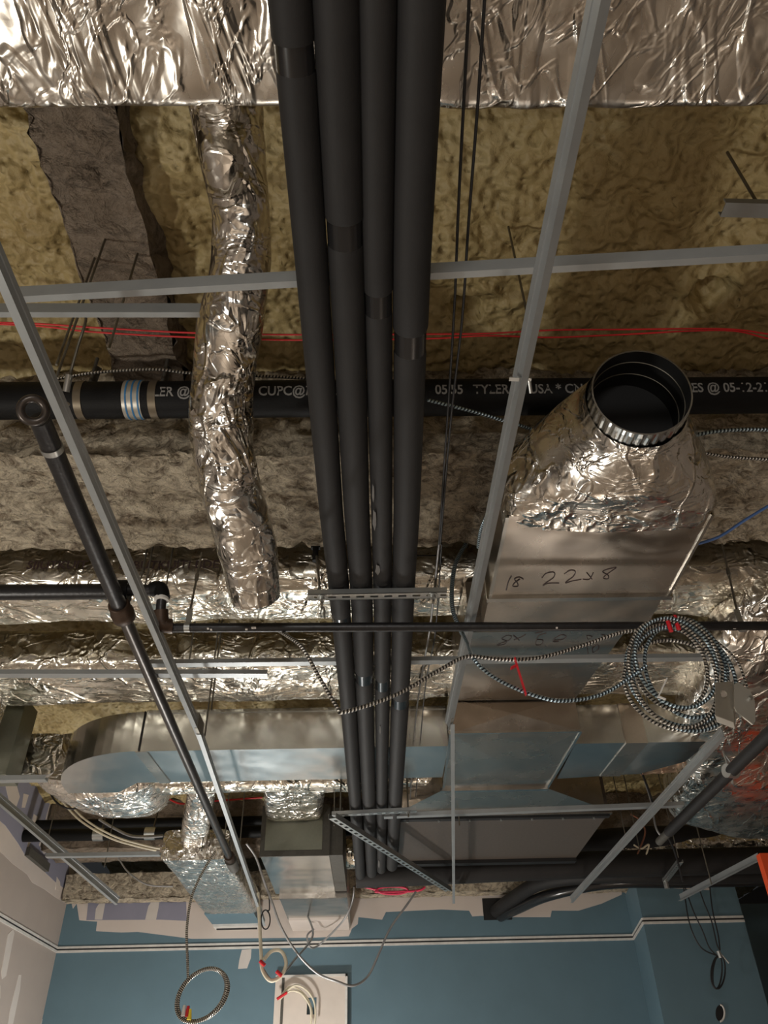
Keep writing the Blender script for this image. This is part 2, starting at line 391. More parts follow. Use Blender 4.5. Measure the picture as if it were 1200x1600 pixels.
# vertical mud streak on the column return
sd = (Vector((cx1, cy, 0))-Vector((cx0, WY, 0))).normalized()
# ================================================================== BEAMS
def rough_block(name, a, b, mat, label, amp=.02, step=.05, cat='beam'):
    mb = MB(); x0, y0, z0 = a; x1, y1, z1 = b
    def face(o, u, v, nu, nv):
        vs = [o+u*(i/nu)+v*(j/nv) for j in range(nv+1) for i in range(nu+1)]
        out = []
        for p in vs:
            d = Vector((noise.noise(p*6), noise.noise(p*6+Vector((9, 9, 9))), noise.noise(p*6+Vector((4, 2, 8)))))
            d2 = Vector((noise.noise(p*15), noise.noise(p*19+Vector((9, 9, 9))), noise.noise(p*19+Vector((4, 2, 8)))))
            q3 = Vector((p.x*13, p.y*18, p.z*18)); d3 = (abs(noise.noise(q3))+abs(noise.noise(q3*2.1))*.6-.3)
            out.append(p+d*amp+d2*amp*.5+(u.cross(v)).normalized()*d3*amp*2.2)
        mb.add(out, [(j*(nu+1)+i, j*(nu+1)+i+1, (j+1)*(nu+1)+i+1, (j+1)*(nu+1)+i) for j in range(nv) for i in range(nu)], True)
    A = Vector(a); lx, ly, lz = x1-x0, y1-y0, z1-z0; n = lambda l: max(2, int(l/step))
    vx, vy, vz = Vector((lx, 0, 0)), Vector((0, ly, 0)), Vector((0, 0, lz))
    face(A, vx, vy, n(lx), n(ly)); face(A, vx, vz, n(lx), n(lz)); face(A+vy, vx, vz, n(lx), n(lz))
    face(A, vy, vz, n(ly), n(lz)); face(A+vx, vy, vz, n(ly), n(lz)); face(A+vz, vx, vy, n(lx), n(ly))
    return tag(mb.build(name, mat), label, cat)
rough_block('fireproofed_beam', (LX+.02, 2.2, H+2.03), (RX-.02, 2.8, H+2.5), 'fire', 'wide ceiling beam coated in rough tan fireproofing, just behind the printed black pipe', .016, .02)
bx0 = Z(38, 178, 2.33).x; bx1 = Z(180, 178, 2.33).x
rough_block('fireproofed_beam', (bx0, -.6, H+2.33), (bx1, 2.17, H+2.52), 'conc', 'grey rough coated beam running between patches of yellow foam, upper left', .022, .045)
rough_block('fireproofed_beam', (LX+.02, 7.5, H+2.08), (3.2, 7.95, H+2.5), 'conc', 'far ceiling beam with grey fireproofing behind the far black pipe', .015, .08)
rough_block('fireproofed_beam', (LX+.02, 8.28, H+1.83), (3.2, 8.47, H+2.06), 'fire', 'low tan fireproofed ledge just above the top of the blue wall', .014, .06)
# ================================================================== BIG FOIL DUCT OVERHEAD
def rect_stations(p0, p1, hw, hh, side, up, ex=9):
    return [(p0, hw, hh, ex, side, up), (p1, hw, hh, ex, side, up)]
foil_sheath_objs = []
def taut_duct():
    # overhead duct: flat bottom with long diagonal folds
    mb = MB(); yb = Z(600, 175, 1.9).y; x0, x1 = -2.2, 2.6; y0 = -1.6; hh = .3; r = .03
    prof = []
    N1 = 90
    for i in range(N1): prof.append((y0+(yb-r-y0)*i/(N1-1), H+1.9, 0, -1))
    for i in range(1, 6):
        a = PI/2*i/5; prof.append((yb-r+r*math.sin(a), H+1.9+r-r*math.cos(a), math.sin(a), -math.cos(a)))
    for i in range(1, 14): prof.append((yb, H+1.9+r+(hh-r)*i/13, 1, 0))
    nx = 190; vs = []
    for i in range(nx+1):
        x = x0+(x1-x0)*i/nx
        for (y, z, ny, nz) in prof:
            q = Vector((x*1.5+y*.9, y*.5-x*.25, z))
            f1 = abs(noise.noise(q*1.5)); f2 = abs(noise.noise(q*3.3+Vector((2, 0, 5))))
            a = noise.noise(Vector((x, y, z))*1.2)*.025-.018*math.exp(-f1*26)-.005*math.exp(-f2*20)
            if x > .3: a -= .018*math.exp(-abs(noise.noise(Vector((x*2.4, y*1.1, z+3))))*14)
            e = min(1, max(.25, (yb-y)/.2)) if nz < -.5 else .35
            vs.append((x, y+ny*a*.4, z+nz*a*e))
    m = len(prof); fs = [(i*m+k, i*m+k+1, (i+1)*m+k+1, (i+1)*m+k) for i in range(nx) for k in range(m-1)]
    mb.add(vs, fs, True)
    mb.box((x0, y0, H+1.98), (x1, yb-.03, H+1.9+hh))
    o = mb.build('foil_wrapped_duct', 'foil_big'); tag(o, 'huge foil wrapped duct spanning the very top of the picture above the black pipes', 'duct')
taut_duct()
# flexible foil duct hanging down
pth = [(344, 30, 2.46), (348, 120, 2.3), (362, 240, 2.19), (376, 340, 2.08), (375, 430, 1.99), (360, 520, 1.9), (350, 600, 1.8), (347, 680, 1.7), (362, 760, 1.6), (383, 850, 1.5), (396, 915, 1.42)]
pp = spline([Z(*p) for p in pth], 5); rr = [.098, .098, .098, .082, .086, .1, .094, .096, .096, .098, .088]
st = []
for i, p in enumerate(pp):
    t = (pp[min(i+1, len(pp)-1)]-pp[max(i-1, 0)]).normalized(); s_ = t.cross(Vector((0, -.6, -.8))).normalized(); u_ = s_.cross(t)
    k = i/5; a = int(min(k, len(rr)-2)); r_ = rr[a]*(1-(k-a))+rr[a+1]*(k-a)
    st.append((p, r_, r_, 2, s_, u_))
t = (pp[-1]-pp[-2]).normalized()
st.append((pp[-1]+t*.05, .082, .082, 2, s_, u_)); st.append((pp[-1]+t*.07, .05, .05, 2, s_, u_))
tag(foil_sheath('flexible_duct', st, 'foil', None, .012, 80, .012, 1.7), 'crumpled foil flexible duct hanging down left of the black pipes', 'duct')
# ================================================================== FOIL WRAPPED CROSS DUCTS
def cross(name, y0, y1, hb, ht, x0, x1, mat, label, ex=6, amp=.02):
    c = lambda x, dy=0: Vector((x, (y0+y1)/2+dy, H+(hb+ht)/2))
    return tag(foil_sheath(name, [(c(x0), (y1-y0)/2, (ht-hb)/2, ex, UY, UZ), (c(x1), (y1-y0)/2, (ht-hb)/2, ex, UY, UZ)], mat, None, amp, 120, .03, 1.2), label, 'duct')
d1 = cross('foil_wrapped_duct', 2.93, 3.32, 1.93, 2.3, LX+.05, 4.6, 'foil_duct', 'wide foil wrapped cross duct right behind the tan beam, with black lettering', 5, .022)
d2 = cross('foil_wrapped_duct', 3.56, 4.05, 1.86, 2.1, LX+.05, 4.6, 'foil_duct', 'second foil wrapped cross duct, above the bare metal duct with the rounded end', 5, .02)
# lettering printed on the first cross duct
def text_mesh(txt, size):
    cu = bpy.data.curves.new('t', 'FONT'); cu.body = txt; cu.size = size; cu.resolution_u = 3; cu.offset = size*.018
    o = bpy.data.objects.new('t', cu); C.objects.link(o); dg = bpy.context.evaluated_depsgraph_get()
    me = bpy.data.meshes.new_from_object(o.evaluated_get(dg)); vs = [v.co.copy() for v in me.vertices]; fs = [tuple(p.vertices) for p in me.polygons]
    bpy.data.objects.remove(o); bpy.data.meshes.remove(me); return vs, fs
def add_text(parent, name, txt, size, fn, mat='print', label=None):
    vs, fs = text_mesh(txt, size); mb = MB(); mb.add([fn(v) for v in vs], fs)
    o = mb.build(name, mat, parent)
    if label: o['label'] = label
    return o
for px0, txt in ((40, 'SIIUTKUIT'), (185, 'SI BUTKUITI BDE II'),):
    p = Y(px0, 889, 2.9)
    add_text(d1, 'lettering', txt, .06, lambda v, p=p: Vector((p.x+v.x, 2.9, p.z+v.y)), 'ink', 'black printed letters')
# ================================================================== GALVANISED CROSS DUCT + CENTRE BOX
GB, GT = H+1.64, H+1.865
def plan_prism(mb, pts, z0, z1, smooth=False):
    n = len(pts); mb.add([(x, y, z0) for x, y in pts]+[(x, y, z1) for x, y in pts], [tuple(range(n)), tuple(range(n, 2*n))])
    mb.add([(x, y, z0) for x, y in pts]+[(x, y, z1) for x, y in pts], [(i, (i+1) % n, n+(i+1) % n, n+i) for i in range(n)], smooth)
ga = thing('metal_duct', (-.2, 4.3, GB), 'bare sheet metal cross duct with rounded left end behind the black pipes', 'duct')
gx1 = Y(700, 1160, 4.12).x; gl = -1.82
pts = [(gx1, 4.12), (gx1, 4.6), (-1.15, 4.6)]
pts += [(gl+.02, 4.72)]
R_ = .58
arc = [(gl+R_-R_*math.cos(a), 4.12+R_-R_*math.sin(a)) for a in [PI/2*i/16 for i in range(17)]]
pts = [(gx1, 4.12), (gx1, 4.6), (gl+.45, 4.6), (gl+.3, 4.76), (gl, 4.76)] + arc
mb = MB(); plan_prism(mb, pts, GB, GT); mb.build('duct_body', 'galv', ga)
for px in (212,):
    a = Z(px, 1166, 1.64); b = Z(px+26, 1213, 1.64)
    mb = MB(); q = [(a.x-.02, 4.12), (a.x+.045, 4.12), (a.x+.075, 4.6), (a.x+.01, 4.6)]
    mb.hexa([(x, y, GB-.006) for x, y in q], [(x, y, GB+.001) for x, y in q]); mb.build('joint_strip', 'galv_warm', ga)
    MB().box((a.x-.004, 4.112, GB), (a.x+.004, 4.121, GT)).build('seam', 'inside', ga)
MB().box((gl+R_, 4.113, GT-.012), (gx1, 4.121, GT+.006)).build('top_lip', 'galv', ga)
MB().box((gl+R_, 4.113, GB-.004), (gx1, 4.121, GB+.008)).build('bottom_lip', 'galv', ga)
# centre box with crossed creases
cbx = thing('metal_duct', (.6, 4.3, GB), 'central square metal duct section with crossed creases on its underside', 'duct')
xl, xr = Y(704, 1145, 3.95).x, Y(908, 1145, 3.95).x; ft = H+1.84
def xbreak(mb, q, dep=.012, nrm=None):
    c = sum((Vector(p) for p in q), Vector())/4
    mb.add([*q, c+Vector(nrm)*dep], [(0, 1, 4), (1, 2, 4), (2, 3, 4), (3, 0, 4)])
mb = MB()
xbreak(mb, [(xl, 3.95, GB), (xr, 3.95, GB), (xr-.03, 4.8, GB), (xl+.02, 4.8, GB)], .02, (0, 0, -1))
xbreak(mb, [(xl, 3.95, GB), (xr, 3.95, GB), (xr, 3.95, ft), (xl, 3.95, ft)], .014, (0, -1, 0))
mb.add([(xl, 3.95, GB), (xl, 3.95, ft), (xl+.02, 4.8, ft), (xl+.02, 4.8, GB), (xr, 3.95, GB), (xr, 3.95, ft), (xr-.03, 4.8, ft), (xr-.03, 4.8, GB)], [(0, 1, 2, 3), (4, 5, 6, 7), (1, 2, 6, 5), (3, 2, 6, 7)])
mb.build('duct_body', 'galv_warm', cbx)
mb = MB(); mb.bar((xl, 3.945, GB), (xr, 3.945, GB), .012, .012); mb.bar((xl, 3.945, ft), (xr, 3.945, ft), .012, .02); mb.bar((xl-.0, 4.8, GB-.008), (xr-.03, 4.8, GB-.008), .03, .02)
mb.bar((xl, 3.95, GB), (xl+.02, 4.8, GB-.004), .014, .01); mb.bar((xr, 3.95, GB), (xr-.03, 4.8, GB-.004), .014, .01)
mb.build('edge_flange', 'galv', cbx)
# flared transition and the broad plenum behind
ya = 5.25; wl, wr = Y(612, 1250, ya).x, Y(948, 1250, ya).x
tr = thing('duct_transition', (.6, 5.0, GB), 'flared sheet metal transition between the creased duct section and the dark plenum', 'duct')
a = [(xl+.02, 4.82, GB), (xr-.03, 4.82, GB), (xr-.03, 4.82, ft), (xl+.02, 4.82, ft)]
b = [(wl+.03, ya-.03, GB-.01), (wr-.03, ya-.03, GB-.01), (wr-.03, ya-.03, ft+.1), (wl+.03, ya-.03, ft+.1)]
mb = MB(); mb.hexa(a, b); mb.build('flared_body', 'galv_warm', tr)
mb = MB(); mb.bar((wl-.01, ya-.02, GB-.03), (wr+.01, ya-.02, GB-.03), .02, .012); mb.build('edge_flange', 'galv', tr)
pl = thing('air_plenum', (.6, 5.8, GB), 'broad dark metal plenum high up behind the flared transition', 'duct')
mb = MB(); mb.box((wl, ya, GB-.02), (wr, 6.38, GB+.4)); mb.build('plenum_body', 'plenum', pl)
MB().box((wl, ya-.005, GB-.045), (wr, ya+.04, GB-.02)).build('flange', 'inside', pl); MB().box((wl, 6.33, GB-.045), (wr, 6.4, GB-.02)).build('flange', 'inside', pl)
for i in range(7):
    x = wl+.1+(wr-wl-.2)*i/6; MB().tube([(x, ya+.02, GB-.055), (x, ya+.02, GB-.045)], .008, 8).build('screw', 'strut', pl)
# right arm of the cross duct
ra = thing('metal_duct', (1.4, 4.3, GB), 'bare metal duct arm leading right from the creased duct section, behind the coiled cable', 'duct')
x2 = Y(1105, 1140, 4.12).x
mb = MB(); q = [(xr+.005, 4.12), (x2, 4.12), (x2-.05, 4.42), (Z(1010, 1195, 1.64).x, 4.6), (xr+.005, 4.66)]; plan_prism(mb, q, GB, GT); mb.build('duct_body', 'galv', ra)
x3 = Y(990, 1140, 4.12).x; mb = MB(); mb.hexa([(x3-.06, 4.11, GB-.006), (x3+.06, 4.11, GB-.006), (x3+.03, 4.62, GB-.006), (x3-.09, 4.62, GB-.006)], [(x3-.06, 4.11, GT), (x3+.06, 4.11, GT), (x3+.03, 4.62, GT), (x3-.09, 4.62, GT)]); mb.build('joint_strip', 'galv_warm', ra)
# ================================================================== FRONT DUCT (22x8)
fd = thing('metal_duct', (.8, 2.6, H+1.62), 'nearest metal duct with handwritten numbers and a foil shoulder under the open round collar', 'duct')
hb = 1.62; yA = Z(957, 805, hb).y; yB = Z(900, 932, hb).y
xa0, xa1 = Z(793, 805, hb).x, Z(1118, 795, hb).x; dh = .25
mb = MB(); mb.box((xa0, yA, H+hb), (xa1, yB, H+hb+dh)); mb.build('duct_body', 'galv_warm', fd)
mb = MB(); mb.box((xa0-.012, yB-.012, H+hb-.014), (xa1+.012, yB+.012, H+hb+dh+.01)); mb.bar((xa0, yA, H+hb), (xa0, yB, H+hb), .012, .012); mb.bar((xa1, yA, H+hb), (xa1, yB, H+hb), .01, .012); mb.build('edge_flange', 'galv', fd)
mb = MB(); yC = Z(880, 985, hb).y
mb.box((xa0+.0, yB+.012, H+hb+.012), (xa1-.01, yC, H+hb+dh)); mb.build('duct_collar', 'galv_warm', fd)
# rear half, rising towards the centre box
c0, c1 = Z(735, 985, hb).x, Z(978, 985, hb).x
mb = MB(); y3 = 3.93
mb.hexa([(c0, yC+.005, H+hb), (c1, yC+.005, H+hb), (xr, y3, ft-.02), (xl, y3, ft-.02)], [(c0, yC+.005, H+hb+dh), (c1, yC+.005, H+hb+dh), (xr, y3, ft+.2), (xl, y3, ft+.2)])
mb.build('duct_body', 'galv_warm', fd)
# handwriting strokes
def strokes(parent, polys, pfn, r=.0022, name='handwriting', mat='ink', lab='dark marker handwriting'):
    mb = MB()
    for pl_ in polys: mb.tube(spline([pfn(*p) for p in pl_], 5), r, 6)
    o = mb.build(name, mat, parent); o['label'] = lab
k = 260/1200
def z8(x, y): return (640+x*k, 840+y*k)
S1 = [[z8(*p) for p in pl_] for pl_ in (
 [(733, 278), (712, 320), (697, 378)], [(820, 300), (790, 285), (757, 300), (775, 325), (780, 350), (745, 350), (760, 325), (795, 300)],
 [(955, 290), (985, 258), (1040, 250), (1040, 285), (985, 325), (962, 345), (1000, 330), (1078, 328)],
 [(1115, 262), (1160, 235), (1195, 245), (1180, 280), (1140, 310), (1125, 328), (1165, 315), (1240, 300)])]
k2 = 500/1200
S1 += [[(700+x*k2, 780+y*k2) for x, y in pl_] for pl_ in ([(505, 300), (530, 300), (545, 275)], [(520, 275), (540, 300)], [(632, 255), (600, 262), (580, 272), (600, 285), (600, 298), (583, 296), (595, 282), (630, 258)])]
strokes(fd, S1, lambda x, y: Z(x, y, hb-.001))
S2 = [[z8(*p) for p in pl_] for pl_ in (
 [(700, 705), (735, 710), (715, 740), (660, 760), (632, 775), (680, 770), (700, 745), (665, 730), (700, 705)], [(748, 705), (775, 725), (790, 742)], [(835, 700), (800, 720), (752, 738)],
 [(905, 690), (960, 680)], [(915, 735), (960, 740), (950, 770), (910, 772), (915, 735), (935, 705), (985, 690)], [(1035, 740), (1100, 735), (1130, 712), (1100, 700), (1050, 725), (1035, 750), (1075, 750)])]
S2 += [[(700+x*k2, 780+y*k2) for x, y in pl_] for pl_ in ([(520, 510), (540, 515), (525, 525), (520, 510)], [(575, 508), (590, 512), (570, 522)], [(520, 545), (525, 580)], [(540, 560), (560, 545), (565, 560), (545, 575), (540, 560)])]
def on_ramp(px, py):
    A = Vector((c0, yC+.005, H+hb)); B = Vector((c1, yC+.005, H+hb)); D = Vector((xl, y3, ft-.02)); n = (B-A).cross(D-A).normalized(); r = ray(px, py)
    return EYE+r*((A-EYE).dot(n)/r.dot(n))*.9995
strokes(fd, S2, on_ramp)
# foil shoulder: rectangle to round
oc = Y(1003, 612, 1.64); oc = Vector((oc.x, 1.64, oc.z)); ax = Vector((.0, .95, -.12)).normalized(); ax = Vector((.02, .955, -.0)).normalized()
adir = Vector((-.06, -.965, -.25)).normalized()      # where the collar points
sx_ = adir.cross(Vector((0, 0, 1))).normalized(); ux_ = sx_.cross(adir).normalized()
sx_ = -sx_ if sx_.x < 0 else sx_
cb_ = oc-adir*.1
bc = Vector(((xa0+xa1)/2, yA+.03, H+hb+dh/2)); bw = (xa1-xa0)/2+.012
foil_sheath('foil_shoulder', [(cb_+adir*.03, .156, .156, 2, sx_, ux_), (cb_-adir*.02, .17, .165, 2, sx_, ux_), (cb_.lerp(bc, .35), .255, .195, 2.4, sx_, ux_), (cb_.lerp(bc, .75), bw+.0, .15, 4, UX, UZ), (bc, bw, dh/2+.012, 12, UX, UZ), (bc+Vector((0, .05, 0)), bw, dh/2+.008, 14, UX, UZ)], 'foil_fine', fd, .016, 140, .012, 1.5, False)['label'] = 'crinkled foil wrap'
mb = MB(); N = 144; L_ = .12
for (r0, r1, a0, a1, rib) in ((.151, .151, 0, L_, 1), (.147, .147, .001, .19, 0)):
    vs = []; K = 6
    for j in range(K+1):
        t = j/K
        for i in range(N):
            a = 2*PI*i/N; r = r0+(.0032 if (i % 4 < 2 and rib and .1 < t < .6) else 0)
            vs.append(oc-adir*(a0+(a1-a0)*t)+(sx_*math.cos(a)+ux_*math.sin(a))*r)
    mb.cur = 0 if rib else 1
    mb.add(vs, [(j*N+i, j*N+(i+1) % N, (j+1)*N+(i+1) % N, (j+1)*N+i) for j in range(K) for i in range(N)], not rib)
vs = [oc+(sx_*math.cos(2*PI*i/N)+ux_*math.sin(2*PI*i/N))*r for r in (.147, .152) for i in range(N)]
mb.cur = 0; mb.add(vs, [(i, (i+1) % N, N+(i+1) % N, N+i) for i in range(N)])
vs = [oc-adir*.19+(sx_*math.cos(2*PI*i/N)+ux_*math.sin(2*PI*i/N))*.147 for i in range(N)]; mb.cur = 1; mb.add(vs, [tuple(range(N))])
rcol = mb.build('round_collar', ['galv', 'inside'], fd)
for dd in (.055, .12):
    MB().tube([oc-adir*dd+(sx_*math.cos(2*PI*i/64)+ux_*math.sin(2*PI*i/64))*.1455 for i in range(65)], .002, 6, False).build('inner_seam', 'rod', rcol)
# ================================================================== RIGHT FOIL TRUNK
q = lambda x, y, h: Vector((x, y, H+h))
tag(foil_sheath('foil_wrapped_duct', [(q(2.35, 2.75, 1.86), .75, .12, 3, Vector((1, -.5, 0)), UZ), (q(2.25, 3.2, 1.83), .62, .15, 4, UX, UZ), (q(2.3, 3.9, 1.8), .62, .16, 4, UX, UZ), (q(2.42, 4.6, 1.77), .55, .2, 4, UX, UZ), (q(2.6, 5.4, 1.78), .56, .22, 4, UX, UZ), (q(2.8, 5.8, 1.8), .4, .2, 3, UX, UZ)], 'foil_big', None, .035, 120, .025, .9), 'bulky foil wrapped duct trunk filling the right edge beside the coiled cable', 'duct')
# left foil pieces
tag(foil_sheath('foil_wrapped_duct', [(q(-2.95, 3.45, 1.85), .25, .13, 3, UY, UZ), (q(-2.3, 3.55, 1.78), .3, .16, 3, UY, UZ), (q(-1.95, 3.75, 1.78), .2, .14, 3, UY, UZ)], 'foil', None, .03, 90, .02, 1.3), 'bunched foil wrap bulging at the left edge above the rounded metal duct end', 'duct')
p = Y(150, 1225, 4.95)
tag(foil_sheath('foil_wrapped_duct', [(Vector((p.x-.1, 4.75, p.z+.1)), .30, .14, 2.4, UX, UZ), (Vector((p.x+.02, 4.9, p.z+.06)), .36, .17, 2.4, UX, UZ), (Vector((p.x+.05, 5.25, p.z+.06)), .34, .17, 2.2, UX, UZ), (Vector((p.x+.1, 5.55, p.z+.1)), .22, .12, 2, UX, UZ)], 'foil_fine', None, .025, 100, .015, 1.2), 'sagging foil wrapped elbow tucked under the rounded end of the metal duct', 'duct')
p = Y(40, 1175, 3.9)
fb = thing('foil_wrapped_box', (p.x, 4.3, p.z), 'small foil covered box at the left edge beside the dark hanging plate', 'duct')
foil_sheath('foil_wrap', [(Y(48, 1178, 4.32), .16, .12, 6, UX, UZ), (Y(50, 1185, 4.6), .15, .12, 6, UX, UZ)], 'foil_fine', fb, .01, 80, .02, 1.3)
a = Y(-25, 1098, 4.15); b = Y(14, 1215, 4.15)
tag(MB().box((a.x, 4.1, b.z), (b.x, 4.28, a.z)).build('metal_plate_box', 'dgalv'), 'dark grey metal box cut off by the left edge', 'duct')
# narrow foil ducts further back
def fduct(pxs, y0, y1, hw, hh, label, mat='foil_fine'):
    (ax_, ay), (bx_, by) = pxs; A = Y(ax_, ay, y0); B = Y(bx_, by, y1); d = (B-A).normalized(); s_ = Vector((1, 0, 0)); u_ = s_.cross(d).normalized()
    return tag(foil_sheath('foil_wrapped_duct', [(A, hw, hh, 5, s_, u_), (B, hw*.98, hh, 5, s_, u_)], mat, None, .014, 70, .025, 1.4), label, 'duct')
tag(foil_sheath('foil_wrapped_duct', [(q(-1.35, 5.0, 1.79), .1, .07, 3, UY, UZ), (q(.45, 5.0, 1.79), .1, .07, 3, UY, UZ)], 'foil_duct', None, .02, 60, .03, 1.4), 'thin foil strip duct just beyond the bare metal cross duct', 'duct')
fduct(((318, 1215), (305, 1300)), 5.35, 6.12, .1, .12, 'upright foil wrapped duct dropping to the foil box on the left')
fduct(((462, 1195), (460, 1262)), 5.2, 6.0, .215, .1, 'square foil wrapped duct above the grey plated duct, left of the black pipes')
tag(foil_sheath('foil_wrapped_duct', [(q(-.4, 7.0, 1.86), .14, .12, 2.4, UY, UZ), (q(1.9, 7.0, 1.86), .14, .12, 2.4, UY, UZ), (q(3.6, 6.9, 1.88), .14, .12, 2.4, UY, UZ)], 'foil_duct', None, .02, 60, .04, 1.6), 'ribbed foil duct glimpsed beyond the dark plenum and above the thick black cross pipe', 'duct')
# foil supply box on the left
bh = 1.6; f0 = thing('supply_air_box', (-1.5, 7, H+bh), 'large blue tinted foil wrapped box fixed to the back wall, lower left', 'duct')
yb0 = Z(250, 1345, bh).y; X0 = Z(250, 1345, bh).x; X1 = Z(356, 1345, bh).x; yb1 = Z(340, 1428, bh).y; zt = Y(250, 1297, yb0).z-H
xm = (X0+X1)/2; hw = (X1-X0)/2
foil_sheath('foil_wrap', [(E(xm, yb0, (bh+zt)/2), hw, (zt-bh)/2, 9, UX, UZ), (E(xm+.01, yb1, (bh+zt)/2), hw*.99, (zt-bh)/2, 9, UX, UZ)], 'foil_fine', f0, .01, 120, .03, 1.4)
MB().box((X0+.02, yb1, H+bh), (X1-.02, WY-.15, H+zt-.05)).build('neck', 'blue', f0)
MB().box((X0+.03, WY-.15, H+bh-.02), (X1-.02, WY-.003, H+zt-.05)).build('throat', 'trimw', f0)
MB().box((X0+.05, WY-.06, H+bh-.032), (X1-.05, WY-.04, H+bh-.02)).build('slot', 'slot', f0)
# plated duct centre left
g0 = thing('supply_air_box', (-.8, 7, H+bh), 'mirror-like metal duct with a grey mastic edged end plate, left of the black pipes', 'duct')
yb0 = Z(460, 1336, bh).y; X0 = Z(406, 1336, bh).x; X1 = Z(514, 1336, bh).x; zt = Y(460, 1262, yb0).z
mb = MB(); mb.box((X0, yb0, H+bh), (X1, 7.2, zt)); mb.build('duct_body', 'galv', g0)
MB().box((X0-.005, yb0-.012, H+bh-.01), (X1+.005, yb0-.001, zt+.015)).build('mastic_border', 'mastic', g0)
MB().box((X0+.03, yb0-.018, H+bh+.03), (X1-.05, yb0-.012, zt-.02)).build('end_plate', 'dgalv', g0)
MB().box((X1+.003, yb0+.02, H+bh), (X1+.1, 7.15, zt)).build('mastic_side', 'mastic', g0)
MB().box((X0+.03, 7.22, H+bh-.03), (X1+.1, WY-.01, zt)).build('rear_section', 'galv', g0)
MB().box((X0+.03, 7.19, H+bh-.04), (X1+.1, 7.22, zt)).build('joint_strip', 'galv_warm', g0)
MB().box((X0+.04, WY-.5, H+bh-.05), (X1+.09, WY-.012, H+bh-.03)).build('throat', 'beige', g0)
# ================================================================== THE FOUR INSULATED PIPES
rows = [0, 400, 800, 913, 1100, 1250]
edges = {0: (420, 487, 563, 615, 702), 400: (459, 513, 568, 612, 675), 800: (499, 536, 579, 614, 657), 913: (512, 546, 583, 613, 648), 1100: (532, 557, 584, 611, 639), 1250: (544, 566, 587, 606, 629)}
HP = 1.56; rad = [.038, .041, .034, .042]
tapes = [(62, 108), (338, 378), (452, 486), (512, 546)], [(956, 974), (1046, 1060), (1058, 1072), (1086, 1098)]
names = ['leftmost', 'second from left', 'third from left', 'rightmost']
for i in range(4):
    pts = []
    for y in (-260, -120)+tuple(rows):
        if y < 0:
            c0_ = [(edges[r][i]+edges[r][i+1])/2 for r in (0, 400)]; c = c0_[0]+(c0_[0]-c0_[1])*(-y/400)
        else: c = (edges[y][i]+edges[y][i+1])/2
        pts.append(Z(c, y, HP))
    # least-squares straight line in plan so the pipe stays straight
    n = len(pts); my = sum(p.y for p in pts)/n; mx = sum(p.x for p in pts)/n
    s_ = sum((p.y-my)*(p.x-mx) for p in pts)/sum((p.y-my)**2 for p in pts)
    ln = lambda y, mx=mx, my=my, s_=s_: Vector((mx+s_*(y-my), y, H+HP))
    fx = lambda y: ln(y)
    near = pts[2:]
    def at(y, near=near):
        for a, b in zip(near[:-1], near[1:]):
            if y <= b.y: break
        t = (y-a.y)/(b.y-a.y); return Vector((a.x+(b.x-a.x)*t, y, H+HP))
    root = thing('insulated_pipe', at(2.5), f'{names[i]} of the four black foam insulated pipes running overhead', 'pipe', 'black insulated pipes')
    yend = (6.45, 6.38, 6.3, 6.2)[i]
    ytap = [(Z(550, t0, HP).y, Z(550, t1, HP).y) for t0, t1 in (tapes[0][i], tapes[1][i])]
    cuts = [-.35, ytap[0][0], ytap[0][1], ytap[1][0], ytap[1][1], yend]
    for k in (0, 2, 4):
        ya_, yb_ = cuts[k], cuts[k+1]; m = max(8, int((yb_-ya_)/.1)); r = rad[i]*(1.05 if k == 0 else 1)
        P = [at(ya_+(yb_-ya_)*j/m) for j in range(m+1)]; rs = [r]*(m+1)
        P = [P[0]]+[at(ya_+.008)]+P[1:-1]+[at(yb_-.008)]+[P[-1]]; rs = [r*.96]+[r]*(len(P)-2)+[r*.96]
        if k == 4:
            e = P[-1]; P = P[:-1]; rs = rs[:-1]; Rb = .09
            for j in range(1, 9):
                a = PI/2*j/8; P.append(e+Vector((0, Rb*math.sin(a), Rb-Rb*math.cos(a)))); rs.append(r)
            P.append(P[-1]+Vector((0, 0, .5))); rs.append(r)
        MB().tube(P, rs, 28).build('insulation', 'rubber', root)
    for (t0, t1) in ytap: MB().tube([at(t0-.006), at((t0+t1)/2), at(t1+.006)], rad[i]*.965, 28).build('tape_band', 'tape', root)['label'] = 'glossy black tape band'
for (px, py, i, w_, l_) in ((585, 812, 2, .01, .05), (583, 770, 2, .006, .04), (594, 1140, 2, .006, .05), (592, 1350, 2, .01, .1), (590, 890, 2, .014, .03), (640, 1150, 3, .005, .03)):
    c = Z(px, py, HP-rad[i]-.001); pr = [o for o in C.objects if o.get('group') == 'black insulated pipes'][i]
    x0 = c.x; vs = []
    for a in range(9):
        for b_ in range(2):
            t_ = 2*PI*a/9; vs.append((x0+w_*math.cos(t_)*.6*(1+.3*math.sin(a*2.3)), c.y+l_*math.sin(t_)*(1+.2*math.cos(a*3.1)), c.z-.0006+b_*.0012))
    MB().add(vs, [tuple(range(0, 18, 2)), tuple(range(1, 18, 2))]+[(2*a, 2*((a+1) % 9), 2*((a+1) % 9)+1, 2*a+1) for a in range(9)]).build('dust_scuff', 'scuff', pr)['label'] = 'pale dusty scuff'
